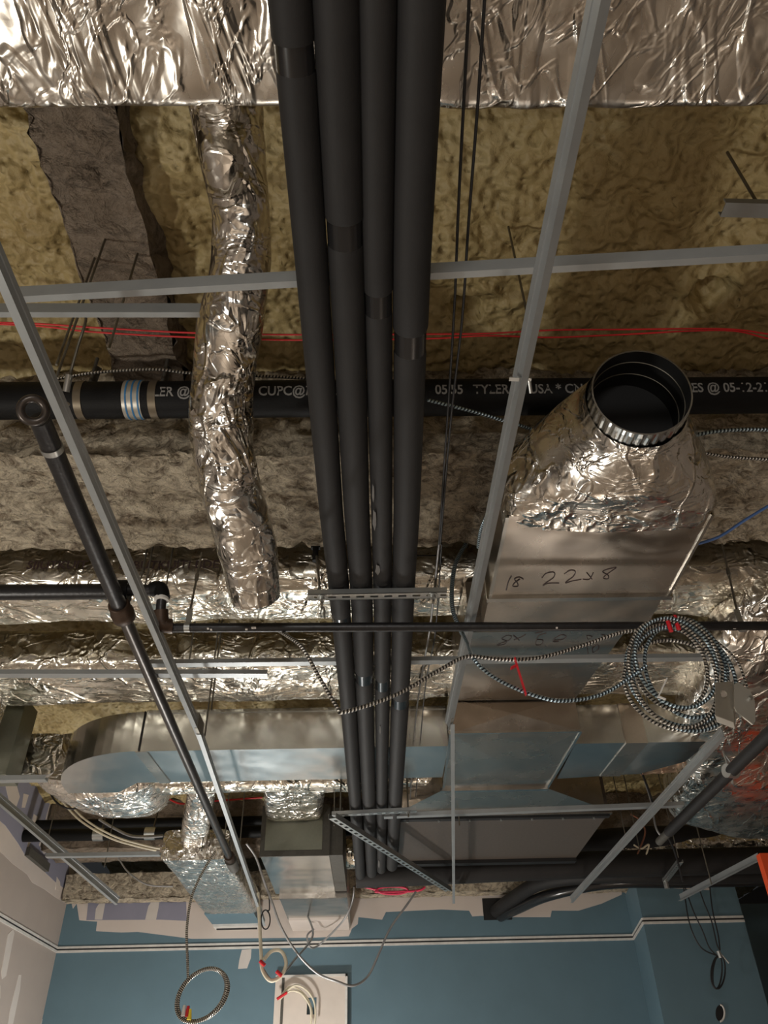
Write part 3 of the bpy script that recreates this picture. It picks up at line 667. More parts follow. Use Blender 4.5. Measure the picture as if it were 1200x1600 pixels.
# struts under the pipes
def slotted(mb, p0, p1, w_, hgt, pitch=.05, slot=.028, sw=.012, th=.0025):
    """channel with a slotted face turned down"""
    p0 = Vector(p0); p1 = Vector(p1); d = (p1-p0); L = d.length; d.normalize(); s_ = d.cross(Vector((0, 0, 1))).normalized(); u = s_.cross(d)
    def b(a0, a1, s0, s1, u0, u1):
        c = lambda a, s, k_: p0+d*a+s_*s+u*k_
        mb.hexa([c(a0, s0, u0), c(a1, s0, u0), c(a1, s1, u0), c(a0, s1, u0)], [c(a0, s0, u1), c(a1, s0, u1), c(a1, s1, u1), c(a0, s1, u1)])
    b(0, L, -w_/2, -sw/2, 0, th); b(0, L, sw/2, w_/2, 0, th)
    a = 0
    while a < L: b(a, min(a+pitch-slot, L), -sw/2, sw/2, 0, th); a += pitch
    b(0, L, -w_/2, -w_/2+th, 0, hgt); b(0, L, w_/2-th, w_/2, 0, hgt)
def rod(x, y, z0, z1, label, r=.005, group=None):
    mb = MB(); mb.tube([(x, y, z0), (x, y, z1)], r, 8)
    return tag(mb.build('hanger_rod', 'rod'), label, 'rod', group)
def strut_hanger(name, a, b, label, tops, w_=.041, hg=.021):
    r = thing(name, (a+b)/2, label, 'bracket'); mb = MB(); slotted(mb, a, b, w_, hg); mb.build('slotted_channel', 'strut', r)
    for p, tp in ((a, 0), (b, 1)):
        d = (b-a).normalized()*(1-2*tp); c = p+d*.05; tp = tops[tp] if tops else Vector((c.x, c.y, H+DECK-.02))
        m = MB(); m.tube([c-Vector((0, 0, .03)), tp], .005, 8); ro = m.build('rod', 'rod', r)
        m = MB(); m.tube([c-Vector((0, 0, .012)), c], .011, 6); m.tube([c-Vector((0, 0, .002)), c+Vector((0, 0, .001))], .018, 16); m.build('nut', 'strut', ro)
    return r
hs = HP-.042-.024
s1 = strut_hanger('pipe_strut', Z(481, 934, hs), Z(698, 930, hs), 'slotted steel strut carrying the black pipes, in front of the foil ducts', (Z(494, 862, 2.03), Z(686, 860, 2.03)))
s2 = strut_hanger('pipe_strut', Z(519, 1275, hs), Z(651, 1268, hs), 'smaller looking slotted strut under the pipes further back, above the diagonal slotted bar', None)
mb = MB(); slotted(mb, Z(519, 1279, hs-.04), Z(701, 1393, hs-.04), .05, .03, .07, .035, .02); tag(mb.build('slotted_bar', 'strut'), 'slotted steel bar lying diagonally under the black pipes', 'bracket')
# ================================================================== CEILING GRID TEES
TP = [(-.009, 0), (.009, 0), (.009, .0012), (.0012, .0015), (.0012, .028), (.0035, .029), (.0035, .042), (-.0035, .042), (-.0035, .029), (-.0012, .028), (-.0012, .0015), (-.009, .0012)]
def tee(pts, label, name='ceiling_grid_tee', group='ceiling grid tees', sc_=1.0, prof=None, roll=0):
    mb = MB(); cr_, sr_ = math.cos(roll), math.sin(roll)
    for a, b in zip(pts[:-1], pts[1:]): mb.prof(a, b, [((x*cr_-y*sr_)*sc_, (x*sr_+y*cr_)*sc_) for x, y in (prof or TP)])
    return tag(mb.build(name, 'tee'), label, 'ceiling grid', group)
hl, hr = 1.38, 1.465
def clips(a, m, b): pass
tee([Z(-60, 300, hl), Z(312, 1155, hl)], 'long grid runner crossing the left side from the frame edge down to the splice', sc_=1.15, roll=-.1)
tee([Z(310, 1148, hl-.005), Z(413, 1447, hl-.005)], 'grid runner continuing from the splice to the small black cable loop, lower left', sc_=1.15)
tee([Z(975, -130, hr), Z(703, 1140, hr)], 'long grid runner right of the black pipes, passing the open round collar', sc_=1.15, roll=.38)
tee([Z(707, 1132, hr-.01), Z(709, 1412, hr-.06)], 'short upright looking grid runner hanging past the right end of the diagonal slotted bar', sc_=1.1)
tee([Z(1132, 1152, 1.45), Z(893, 1411, 1.45)], 'grid runner slanting down left below the junction box', sc_=1.25)
tee([X(-30, 1232, -2.62), Z(182, 1414, 1.42)], 'grid runner slanting beside the left wall to the fireproofed ledge', sc_=1.5)
CP = [(-.009, 0), (.009, 0), (.009, .04), (.007, .04), (.007, .002), (-.009, .002)]
UCH = [(-.019, 0), (.019, 0), (.019, .02), (.016, .02), (.016, .003), (-.016, .003), (-.016, .02), (-.019, .02)]
def channel(p0, p1, label, prof=UCH, s=1.0): return tee([p0, p1], label, 'support_channel', 'steel support channels', s, prof)
channel(Z(22, 469, 1.62), Z(1560, 382, 1.62), 'long cross channel spanning the picture behind the black pipes, above the red wires', CP, 1.05)
channel(Z(-40, 492, 1.78), Z(312, 492, 1.78), 'short cross channel below the long one, ending at the flexible foil duct', CP, 1.0)
channel(Z(-40, 1056, 1.52), Z(418, 1056, 1.52), 'channel ending in mid air left of the pipes, between the two foil cross ducts', UCH, 1.0)
channel(Z(232, 1040, 1.62), Z(1110, 1030, 1.62), 'channel running behind the pipes and the coiled cable across the second foil duct', UCH, 1.0)
channel(Z(-40, 1222, 1.46), Z(72, 1220, 1.46), 'stub of channel at the left edge touching the rounded duct end', UCH, 1.2)
channel(Z(72, 1340, 1.55), Z(250, 1337, 1.55), 'far channel before the dark beam, ending at the foil box', UCH, 1.2)
channel(Z(600, 1278, 1.52), Z(1068, 1260, 1.52), 'far channel beneath the dark plenum crossing behind the slanting runner', UCH, 1.2)
channel(Z(1130, 328, 2.1), Z(1450, 336, 2.1), 'stub of channel at the right edge against the yellow foam', UCH, 1.2)
channel(Z(1185, 1345, 1.4), Z(1062, 1408, 1.42), 'short dark runner touching the orange panel', CP, 1.3)
mb = MB(); mb.bar(X(43, 1330, LX+.02), X(74, 1356, LX+.02), .04, .07); tag(mb.build('wall_bracket', 'mastic'), 'dark slot shaped bracket set in the patched left wall', 'bracket')
# splices
for p, lab in ((Z(312, 1150, hl), 'splice clip joining the two left grid runners'), (Z(704, 1135, hr), 'splice clip at the lower end of the long right grid runner')):
    mb = MB(); mb.box((p.x-.006, p.y-.09, p.z-.002), (p.x+.006, p.y+.03, p.z+.07)); tag(mb.build('splice_clip', 'rod'), lab, 'clip')
# small tee clips on the right runner
p = Z(818, 596, hr)
mb = MB(); mb.bar(p+Vector((-.035, 0, .01)), p+Vector((.02, 0, .005)), .012, .003); mb.tube([p+Vector((.015, 0, .01)), p+Vector((.022, .03, -.01))], .005, 8); tag(mb.build('wire_clip', 'strut'), 'small clip wrapped round the long right grid runner over the printed pipe', 'clip')
# ================================================================== HANGER RODS
rods = [(107, 420, 1.79, 1.0, 'left')]
def prodY(px0, py0, y, label, top=DECK, r=.005):
    p = Y(px0, py0, y); return rod(p.x, p.y, p.z, H+top, label, r)
def prod(px0, py0, h0, label, top=DECK, r=.005, group=None):
    p = Z(px0, py0, h0); return rod(p.x, p.y, p.z, H+top, label, r, group)
prod(88, 590, 1.66, 'thin rod hanging at far left, nearest the left grid runner', r=.004)
prod(88, 570, 1.80, 'thin rod between the wire hook and the far left rod', r=.004)
prod(170, 545, 1.85, 'rod hanging in front of the grey coated beam by the pipe hangers', r=.004)
prod(830, 520, 1.9, 'rod hanging from the foam just right of the ragged foam hole', r=.004)
prod(1192, 332, 2.12, 'short rod holding the channel stub at the upper right edge')
prod(1112, 1382, 1.405, 'short rod above the dark runner beside the orange panel')
# wire hook
mb = MB(); mb.tube(spline([Z(130, 475, 2.3), Z(134, 500, 2.1), Z(122, 540, 2.0), Z(108, 590, 1.9)], 6), .005, 8); mb.cur = 1
mb.tube([Z(108, 585, 1.9), Z(103, 612, 1.86)], .011, 10); mb.tube([Z(101, 628, 1.84), Z(99, 632, 1.835)], .018, 12)
tag(mb.build('hooked_rod', ['rod', 'strut']), 'bent hanger rod with a pale turnbuckle end beside the left grid runner', 'rod')
for i, (px, py, h, lab) in enumerate([(220, 905, 2.865, 'dark rod dropping from the beam edge just right of the left grid runner'), (224, 930, 2.865, 'rod ending at the black pipe elbow'), (258, 925, 2.865, 'rod passing behind the upper black elbow'),
    (296, 1030, 3.44, 'rod dropping below the strapped black pipe'), (330, 1110, 3.45, 'rod with its lower tip over the metal duct side'), (320, 1150, 3.43, 'rod reaching down to the left splice clip'),
    (1013, 900, 2.865, 'first short rod right of the front duct'), (1030, 925, 2.865, 'second short rod right of the front duct'), (1012, 1100, 3.44, 'thin rod seen through the cable coil'),
    (522, 1290, 1.52, 'pale rod left of the pipes by the grey end plate'), (350, 1320, 1.55, 'rod between the foil box and the plated duct'), (374, 1330, 1.55, 'rod close to the plated duct corner'), (315, 1330, 1.62, 'far rod right above the foil box'),
    (163, 1355, 1.52, 'rod with a clip through the far channel'), (75, 1310, 1.9, 'rod beside the far black pipe end at the left wall'), (1060, 1340, 1.5, 'long rod ending at the hanging slotted bracket, lower right'),
    (980, 1320, 1.6, 'rod crossing the far channel left of the slanting runner'), (1000, 1330, 1.6, 'second rod crossing the far channel beside the slanting runner'), (718, 1290, 1.55, 'rod with a hooked clip beside the upright grid runner')]):
    prodY(px, py, h, lab, DECK, .004) if h > 2.2 else prod(px, py, h, lab, DECK, .004 if i > 12 else .0045)
# ================================================================== CAST IRON PIPE WITH PRINT
cy_ = 2.02; ch = 2.145; cr = .069
ci = thing('cast_iron_pipe', (0, cy_, H+ch), 'thick black cast iron pipe with grey printed lettering in front of the tan beam', 'pipe')
MB().tube([(LX, cy_, H+ch), (0, cy_, H+ch), (4.5, cy_, H+ch)], cr, 40).build('pipe_body', 'cast_iron', ci)
def pipe_text(px, txt, size=.05, ang0=-1.25):
    p = Y(px, 610, cy_-cr)
    def fn(v):
        a = ang0 + (v.y)/cr      # angle measured from straight down towards the viewer side
        th = a
        return Vector((p.x+v.x*.9, cy_-(cr+.0012)*math.sin(-th+PI/2-.0)*1.0 if False else cy_-(cr+.0012)*math.cos(th), H+ch+(cr+.0012)*math.sin(th)))
    add_text(ci, 'print', txt, size, fn, 'print', 'grey printed lettering')
pipe_text(238, 'LER @ UPC', .052, -.62); pipe_text(403, 'CUPC@NSF-UPC', .052, -.62); pipe_text(640, 'II', .05, -.62); pipe_text(680, '05:55', .052, -.62)
pipe_text(740, 'TYLER @ USA * CNO-HUB', .052, -.62); pipe_text(1083, 'ES @ 05-12-21 05', .052, -.62)
def band(parent, y, h, r, x, w_=.022, mat='band', name='band'):
    return MB().tube([(x-w_/2, y, H+h), (x+w_/2, y, H+h)], r+.003, 32).build(name, mat, parent)
for px in (125, 240):
    x = Y(px, 620, cy_-.03).x; band(ci, cy_, ch, cr, x, .028)
    m = MB(); m.bar((x, cy_+.03, H+ch+cr), (x+.01, cy_+.02, H+ch+.2), .02, .02); m.tube([(x+.015, cy_-.02, H+ch+.06), (x+.02, cy_-.03, H+ch+.2)], .007, 8); m.build('hanger_bracket', 'mastic', ci)
x = Y(208, 620, cy_-.03).x; slv = band(ci, cy_, ch, cr, x, .066, 'jbox', 'coupling_sleeve')
for dx in (-.018, 0.004, .026): band(slv, cy_, ch, cr+.0015, x+dx, .006, 'bluestripe', 'blue_stripe')
# far cast iron pipe
c2 = thing('cast_iron_pipe', (-2, 7.1, H+2.0), 'far thick black pipe on strap hangers ending at the patched left wall', 'pipe')
cz = Y(150, 1304, 7.1).z; MB().tube([(LX+.0, 7.1, cz), (.5, 7.1, cz)], .05, 28).build('pipe_body', 'cast_iron', c2)
for px in (155, 235):
    x = Y(px, 1304, 7.1).x; m = MB(); m.tube([(x-.045, 7.1, cz), (x+.045, 7.1, cz)], .054, 24); m.build('strap', 'strut', c2)
    m = MB(); m.bar((x+.02, 7.1, cz+.05), (x+.05, 7.1, H+DECK-.02), .03, .006); m.build('hanger_bracket', 'band', c2)
cz = Y(150, 1287, 7.3).z; tag(MB().tube([(LX, 7.3, cz), (.5, 7.3, cz)], .04, 24).build('cast_iron_pipe', 'cast_iron'), 'thinner black pipe directly above the far strapped pipe', 'pipe')
# ================================================================== SPRINKLER PIPES
dp = [Z(62, 655, 1.5), Z(190, 955, 1.5), Z(358, 1338, 1.5)]
sp = thing('sprinkler_pipe', dp[1], 'dark steel pipe running down the left beside the grid runner, with a brown coupling', 'pipe')
MB().tube([dp[0], dp[0].lerp(dp[1], .97)], .028, 24).build('near_pipe', 'black_pipe', sp)
MB().tube([dp[1].lerp(dp[2], .0), dp[2]], .024, 24).build('far_pipe', 'brown_pipe', sp)
d = (dp[1]-dp[0]).normalized()
MB().tube([dp[1]-d*.05, dp[1]-d*.045, dp[1]+d*.0, dp[1]+d*.005, dp[1]+d*.04, dp[1]+d*.055], [.034, .038, .038, .042, .042, .03], 24).build('coupling', 'fitting', sp)
MB().tube([dp[0]+d*.10, dp[0]+d*.12], .031, 24).build('band', 'strut', sp)
d2 = (dp[2]-dp[1]).normalized()
MB().tube([dp[2]-d2*.02, dp[2]+d2*.06], .034, 20).build('end_collar', 'fitting', sp); MB().tube([dp[2]+d2*.07, dp[2]+d2*.12, dp[2]+d2*.3], [.042, .042, .036], 20).build('end_fitting', 'mastic', sp)
# ring at the near end
c = Z(52, 641, 1.47); v = (EYE-c).normalized(); s_ = v.orthogonal().normalized(); u_ = v.cross(s_)
MB().tube([c+(s_*math.cos(2*PI*i/32)+u_*math.sin(2*PI*i/32))*.03 for i in range(33)], .011, 12, False).build('end_ring', 'brown_pipe', sp)
lp0 = Z(-60, 926, 1.56); lp1 = Z(236, 922, 1.56)
lp = thing('sprinkler_pipe', lp1, 'thick black pipe entering from the left edge and ending at a pair of elbows', 'pipe')
MB().tube([lp0, Z(196, 924, 1.56)], .029, 24).build('pipe_body', 'black_pipe', lp)
MB().tube([Z(184, 924, 1.56), Z(202, 924, 1.56)], .042, 24).build('tee_fitting', 'cast_iron', lp)
MB().tube([Z(200, 922, 1.56), lp1], .021, 20).build('reducer_pipe', 'black_pipe', lp)
e0 = Z(250, 920, 1.56); e2 = Z(252, 975, 1.44); 
MB().tube(spline([Z(236, 921, 1.56), e0, Vector((e0.x+.015, e0.y, e0.z-.04))], 6), .027, 20).build('upper_elbow', 'cast_iron', lp)
MB().tube([Vector((e0.x+.012, e0.y, e0.z-.035)), Vector((e0.x+.01, (e0.y+e2.y)/2, e2.z+.03))], .018, 18).build('drop_pipe', 'black_pipe', lp)
MB().tube([Vector((e0.x+.012, e0.y, e0.z-.05)), Vector((e0.x+.012, e0.y, e0.z-.04))], .026, 18).build('thread_tape', 'trimw', lp)
MB().tube(spline([Vector((e0.x+.01, (e0.y+e2.y)/2, e2.z+.045)), e2+Vector((.004, 0, .0)), Z(268, 978, 1.44)], 6), .026, 20).build('lower_elbow', 'fitting', lp)
hp0 = Z(268, 981, 1.435); hp1 = Z(1700, 976, 1.435)
hp = thing('sprinkler_pipe', hp0, 'slender black cross pipe passing in front of the black pipes and under the front duct', 'pipe')
MB().tube([hp0, hp1], .0168, 20).build('pipe_body', 'black_pipe', hp)
MB().tube([hp0-Vector((.012, 0, 0)), hp0+Vector((.004, 0, 0))], .021, 18).build('thread_tape', 'trimw', hp)
for px in (293, 1160):
    c = Z(px, 980, 1.435); m = MB(); m.tube([c-Vector((.01, 0, 0)), c+Vector((.01, 0, 0))], .0185, 20); m.bar(c+Vector((0, 0, .015)), c+Vector((0, 0, .075)), .02, .006, (0, 1, 0)); m.build('strap', 'strut', hp)
    m = MB(); tp = Y(315 if px < 600 else 1128, 864 if px < 600 else 850, 2.76); b0 = c+Vector((0, 0, .06)); m.tube([b0, tp], .0045, 8); m.tube([b0.lerp(tp, .5), b0.lerp(tp, .6)], .008, 8); m.build('rod', 'rod', hp)
# splashes of pale compound on that pipe
mb = MB()
for px in (325, 330, 385, 395, 398, 870, 1147):
    c = Z(px, 984+random.uniform(-3, 2), 1.42); rr_ = random.uniform(.003, .006); MB().box(c-Vector((rr_, rr_, .001)), c+Vector((rr_, rr_, .003))).build('compound_speck', 'mud', hp)
# black insulated pipe, right
ip = thing('insulated_pipe', Z(1100, 1240, 1.5), 'single black insulated pipe slanting across the foil trunk on the right', 'pipe')
MB().tube([Z(1250, 1100, 1.5), Z(1045, 1300, 1.5)], .033, 20).build('insulation', 'rubber', ip)
MB().tube([Z(1044, 1301, 1.5), Z(1030, 1315, 1.5)], .026, 16).build('pipe_end', 'mastic', ip)
c = Z(1142, 1205, 1.5); m = MB(); m.tube([c-Vector((.03, .01, 0)), c+Vector((.03, .01, 0))], .037, 18); m.tube([c+Vector((-.01, 0, .03)), c+Vector((-.01, 0, .3))], .005, 8); m.tube([c+Vector((.02, 0, .03)), c+Vector((-.01, 0, .1))], .004, 8); m.build('hanger_clamp', 'strut', ip)
# thick lateral insulated pipes and bend into the wall hole
def ipipe(pts, r, label, mat='rubber'):
    o = MB().tube(spline(pts, 8), r, 24).build('insulated_pipe', mat); return tag(o, label, 'pipe')
ipipe([Y(556, 1366, 6.62), Y(640, 1363, 6.62), Y(900, 1352, 6.62), Y(1400, 1338, 6.7)], .1, 'thickest black insulated pipe running across above the blue wall')
ipipe([Y(775, 1424, WY-.02), Y(800, 1405, 8.1), Y(850, 1378, 7.5), Y(940, 1368, 7.1), Y(1060, 1370, 7.0), Y(1250, 1366, 7.0)], .062, 'black insulated pipe bending down into the hole in the wall')
ipipe([Y(782, 1432, WY-.02), Y(812, 1418, 8.1), Y(860, 1398, 7.6), Y(950, 1380, 7.3), Y(1070, 1378, 7.2), Y(1250, 1374, 7.2)], .048, 'glossy black pipe beneath the one bending into the wall hole', 'tape')
ipipe([Y(900, 1320, 6.9), Y(980, 1312, 6.9), Y(1100, 1308, 6.9), Y(1250, 1300, 6.9)], .1, 'dark thick pipe above the ribbed foil duct at lower right')
# hole in wall
p0 = Y(753, 1404, WY); p1 = Y(800, 1437, WY)
tag(MB().box((p0.x, WY-.006, p1.z), (p1.x, WY-.003, p0.z)).build('wall_opening', 'inside'), 'dark rectangular opening in the beige wall area where black pipes enter', 'opening')
# hanging slotted bracket, lower right
a = Z(1063, 1348, 1.5); b = Z(1040, 1378, 1.5); mb = MB(); slotted(mb, a, b, .045, .02, .05, .025, .015); mb.tube([b-Vector((0, 0, .05)), b+Vector((0, 0, .03))], .02, 8)
tag(mb.build('slotted_bracket', 'strut'), 'short slotted bracket dangling above the dark teal column', 'bracket')
# ================================================================== CABLES
def cable(pts, r, mat, label, name='cable', group=None, sub=8, parent=None, seg=8):
    o = MB().tube(spline(pts, sub), r, seg).build(name, mat, parent)
    return tag(o, label, None if parent else 'cable', group)
# thin pair of cables right of the pipes
h = 1.68
cable([Z(736, -60, h), Z(733, 0, h), Z(724, 170, h), Z(716, 330, h), Z(710, 480, h), Z(700, 640, h), Z(686, 850, h)], .0035, 'black_cable', 'left one of two thin dark cables running just right of the black pipes')
cable([Z(760, -60, h), Z(757, 0, h), Z(746, 170, h), Z(732, 350, h), Z(722, 500, h), Z(704, 660, h), Z(688, 850, h)], .0035, 'black_cable', 'right one of two thin dark cables running just right of the black pipes')
cable([Z(686, 850, h), Z(672, 980, h), Z(658, 1060, h), Z(648, 1140, h), Z(640, 1262, h)], .0045, 'grey_cable', 'thin bright wire from the pipe strut down to the far strut')
cable([Z(690, 850, h), Z(680, 990, h), Z(665, 1070, h), Z(655, 1180, h), Z(648, 1262, h)], .003, 'black_cable', 'thin dark wire beside the bright wire behind the first strut')
m = MB(); c = Z(686, 862, 2.0); m.tube([c, c+Vector((0, 0, -.06))], .012, 10); m.tube([c+Vector((-.1, 0, -.02)), c+Vector((0, 0, -.02))], .003, 6); tag(m.build('cable_clamp', 'cast_iron'), 'small black clamp on the thin cables above the first strut', 'clip')
m = MB(); c = Z(493, 862, 2.0); m.tube([c+Vector((0, 0, .02)), c+Vector((0, 0, -.05))], .013, 10); m.bar(c+Vector((-.02, 0, .02)), c+Vector((.02, 0, .02)), .02, .008); tag(m.build('rod_anchor', 'cast_iron'), 'black rod anchor below the beam left of the pipes', 'clip')
# red wires
def redw(dy, lab):
    cable([Z(-40, 503+dy*.3, 2.2), Z(60, 506+dy*.5, 2.2), Z(150, 512+dy, 2.2), Z(300, 520+dy, 2.2), Z(470, 523+dy*1.2, 2.2), Z(670, 522+dy, 2.2), Z(760, 521+dy*.5, 2.2), Z(860, 516+dy*1.6, 2.2), Z(960, 515+dy*1.2, 2.2), Z(1130, 514+dy*.3, 2.2), Z(1200, 522+dy, 2.2), Z(1250, 528+dy, 2.2), Z(1600, 530+dy, 2.2)], .0032, 'red', lab, 'red_wire')
redw(0, 'upper red wire strung across the yellow foam'); redw(7, 'lower red wire strung across the yellow foam')
cable([Y(170, 1150, 6.8), Y(180, 1220, 6.8), Y(200, 1246, 6.8), Y(240, 1246, 6.8), Y(262, 1248, 6.8), Y(285, 1256, 6.8), Y(330, 1252, 6.8), Y(410, 1246, 6.8)], .008, 'red', 'far red wire in the bay beyond the metal cross duct', 'red_wire')
# armored cables
yy = 2.42
cable([Y(435, 985, 2.5), Y(470, 1010, yy), Y(500, 1060, yy), Y(527, 1105, yy), Y(540, 1112, yy), Y(620, 1085, yy), Y(690, 1045, yy), Y(730, 1026, yy), Y(780, 1030, yy), Y(840, 1028, yy), Y(900, 1012, yy), Y(965, 990, yy), Y(1000, 985, yy)], .0065, 'mc', 'armored cable sagging in front of the black pipes and the front duct', 'armored_cable', None, 10)
cable([Y(716, 975, 2.6), Y(730, 1005, 2.5), Y(742, 1032, 2.42), Y(775, 1060, yy), Y(830, 1085, yy), Y(880, 1095, yy), Y(940, 1085, yy), Y(990, 1055, yy), Y(1010, 1040, yy)], .0065, 'mc_blue', 'armored cable looping low under the front duct, tied with red tape', 'armored_cable', None, 10)
a = Y(804, 1028, yy-.012); b = Y(822, 1086, yy-.012); mb = MB(); mb.bar(a, b, .003, .018, (0, 1, 0)); c = a.lerp(b, .2); mb.bar(c, c+Vector((-.022, 0, -.012)), .004, .02, (0, 1, 0)); tag(mb.build('red_tape_tie', 'red_tape'), 'long red tape strip tying the two armored cables below the front duct', 'tape')
cable([Z(668, 625, 1.95), Z(720, 638, 1.94), Z(780, 655, 1.94), Z(840, 674, 1.97), Z(880, 690, 1.98)], .006, 'mc_blue', 'armored cable crossing the printed pipe between the black pipes and the collar', 'armored_cable')
cable([Z(90, 592, 2.22), Z(150, 582, 2.22), Z(240, 577, 2.22), Z(300, 583, 2.22), Z(420, 588, 2.22), Z(490, 592, 2.22)], .0055, 'mc', 'thin armored cable lying along the top of the printed pipe', 'armored_cable')
cable([Z(1085, 680, 1.85), Z(1120, 674, 1.85), Z(1170, 671, 1.85), Z(1250, 672, 1.85)], .007, 'mc_blue', 'upper armored cable right of the round collar', 'armored_cable')
cable([Z(1100, 708, 1.85), Z(1140, 714, 1.85), Z(1200, 718, 1.85), Z(1250, 720, 1.85)], .006, 'mc', 'lower armored cable right of the round collar', 'armored_cable')
cable([Z(1090, 850, 1.9), Z(1125, 838, 1.9), Z(1165, 812, 1.9), Z(1215, 782, 1.9)], .006, 'blue_cable', 'blue cable sweeping up at the right edge', 'cable')
cable([Z(766, 795, 1.75), Z(752, 825, 1.75), Z(747, 855, 1.75)], .0065, 'mc_blue', 'short armored cable peeking out behind the long right grid runner', 'armored_cable')
cable([Y(728, 850, 2.8), Y(712, 880, 2.75), Y(706, 920, 2.7), Y(708, 955, 2.65), Y(722, 990, 2.6)], .009, 'mc_blue', 'dark armored cable curving down left of the front duct', 'armored_cable')
# cable coil with junction box
cc = Y(1052, 1052, 2.46)
coil = thing('cable_coil', cc, 'large coil of armored cable hanging from the cross pipe at right', 'cable coil')
loops = [(1052, 1040, 62, 68, .0), (1048, 1054, 66, 84, .2), (1066, 1060, 78, 82, .5), (1046, 1042, 54, 66, .9), (1070, 1046, 58, 74, 1.3), (1058, 1066, 78, 74, 1.7), (1056, 1050, 72, 84, 2.3)]
for i, (px, py, rx, ry, ph) in enumerate(loops):
    c = Y(px, py, 2.44); kx = (Y(px+rx, py, 2.44)-c).x; kz = (c-Y(px, py+ry, 2.44)).z
    P = [c+Vector((kx*math.cos(a), -.02*math.sin(a*1.0+ph)+.008*i-.03, kz*math.sin(a))) for a in [2*PI*k_/48 for k_ in range(49)]]
    MB().tube(P, .0065, 8, False).build('loop', 'mc_blue' if i % 2 == 0 else 'mc', coil)
for (px, py) in ((1056, 970), (1044, 973)):
    c = Y(px, py, 2.40); m = MB(); m.tube([c+Vector((0, 0, .02)), c+Vector((.002, 0, -.035))], .008, 8); m.build('red_tape_tie', 'red_tape', coil)['label'] = 'red tape tie'
P = [Y(1040, 965, 2.4), Y(1075, 968, 2.4), Y(1110, 1000, 2.4), Y(1128, 1040, 2.42), Y(1128, 1068, 2.43)]
MB().tube(spline(P, 8), .0065, 8).build('tail', 'mc', coil)
MB().tube(spline([p_+Vector((.02, .01, .0)) for p_ in P], 8), .0065, 8).build('tail', 'mc_blue', coil)
MB().tube(spline([Y(1110, 995, 2.42), Y(1150, 1030, 2.42), Y(1168, 1075, 2.42)], 8), .0045, 8).build('tail', 'mc', coil)
m = MB(); a = Y(1042, 1060, 2.36); m.bar(a, Y(1028, 1090, 2.36), .004, .01, (0, 1, 0)); m.bar(Y(1028, 1088, 2.36), Y(1040, 1093, 2.36), .004, .008, (0, 1, 0)); m.build('clear_tape', 'trimw', coil)
jb = thing('junction_box', Y(1145, 1100, 2.42), 'square metal junction box with a loose cover at the coil, right', 'electrical box')
A = Y(1120, 1068, 2.38); B = Y(1150, 1126, 2.38)
def obox(mb, o, ux, uy, uz): mb.hexa([o, o+ux, o+ux+uy, o+uy], [o+uz, o+ux+uz, o+ux+uy+uz, o+uy+uz])
f4 = [Y(1117, 1066, 2.36), Y(1145, 1064, 2.40), Y(1147, 1129, 2.38), Y(1117, 1118, 2.35)]; ex_ = Vector((.025, .055, 0))
m = MB(); m.hexa(f4, [p_+ex_ for p_ in f4]); m.build('box_body', 'jbox', jb, .002)
pts_ = [Y(a_, b_, 2.38) for a_, b_ in ((1146, 1070), (1152, 1067), (1170, 1079), (1178, 1096), (1179, 1128), (1175, 1133), (1150, 1113), (1146, 1105))]; o_ = Y(1146, 1070, 2.375)
n_ = Vector((.2, -1, 0)).normalized(); m = MB(); m.add([p_+n_*.005 for p_ in pts_]+pts_, [tuple(range(8)), tuple(range(8, 16))]+[(i, (i+1) % 8, 8+(i+1) % 8, 8+i) for i in range(8)]); cvp = m.build('cover_plate', 'jbox', jb)
m = MB(); c = o_+Vector((.038, -.0, -.05)); m.tube([c, c+Vector((.001, -.012, 0))], .006, 10); m.build('screw', 'strut', cvp)
m = MB(); c = Y(1130, 1085, 2.372); m.tube([c, c+Vector((-.001, -.004, 0))], .012, 16); m.build('knockout', 'galv_warm', jb)
m = MB(); m.tube([Z(1132, 1140, 1.46), Z(1132, 1140, 1.46)+Vector((0, 0, .5))], .005, 8); tag(m.build('hanger_rod', 'rod'), 'rod holding the top end of the slanting runner under the junction box', 'rod')
# cables at the lower left
YC = 6.0
lc = thing('cable_coil', Y(315, 1555, YC), 'coiled armored cable dangling before the blue wall at lower left', 'cable coil')
MB().tube(spline([Y(337, 1330, YC), Y(318, 1360, YC), Y(300, 1400, YC), Y(292, 1450, YC), Y(293, 1500, YC), Y(294, 1530, YC)], 8), .009, 8).build('drop', 'mc', lc)
for k_, (rx, ry) in enumerate(((37, 44), (34, 41), (38, 42))):
    c = Y(315+k_, 1554, YC+.01*k_); kx = (Y(315+rx, 1554, YC)-Y(315, 1554, YC)).x; kz = (Y(315, 1554, YC)-Y(315, 1554+ry, YC)).z
    MB().tube([c+Vector((kx*math.cos(a)+kz*.25*math.sin(a), .02*math.sin(a+k_), kz*math.sin(a))) for a in [2*PI*j/40 for j in range(41)]], .009, 8, False).build('loop', 'mc', lc)
for px, py, mt in ((293, 1583, 'red'), (296, 1588, 'yellow'), (287, 1582, 'trimw')):
    c = Y(px, py, YC-.04); MB().tube([c+Vector((0, 0, .04)), c-Vector((0, 0, .02))], [.009, .016], 10).build('wire_connector', mt, lc)
YW = 6.6
wc = thing('cable_coil', Y(428, 1510, YW), 'white cable loop with red ties above the access panel', 'cable coil')
MB().tube(spline([Y(403, 1395, YW), Y(405, 1430, YW), Y(408, 1490, YW), Y(410, 1515, YW), Y(422, 1532, YW), Y(438, 1526, YW), Y(447, 1506, YW), Y(440, 1487, YW), Y(425, 1486, YW), Y(412, 1500, YW)], 8), .013, 8).build('loop', 'white_cable', wc)
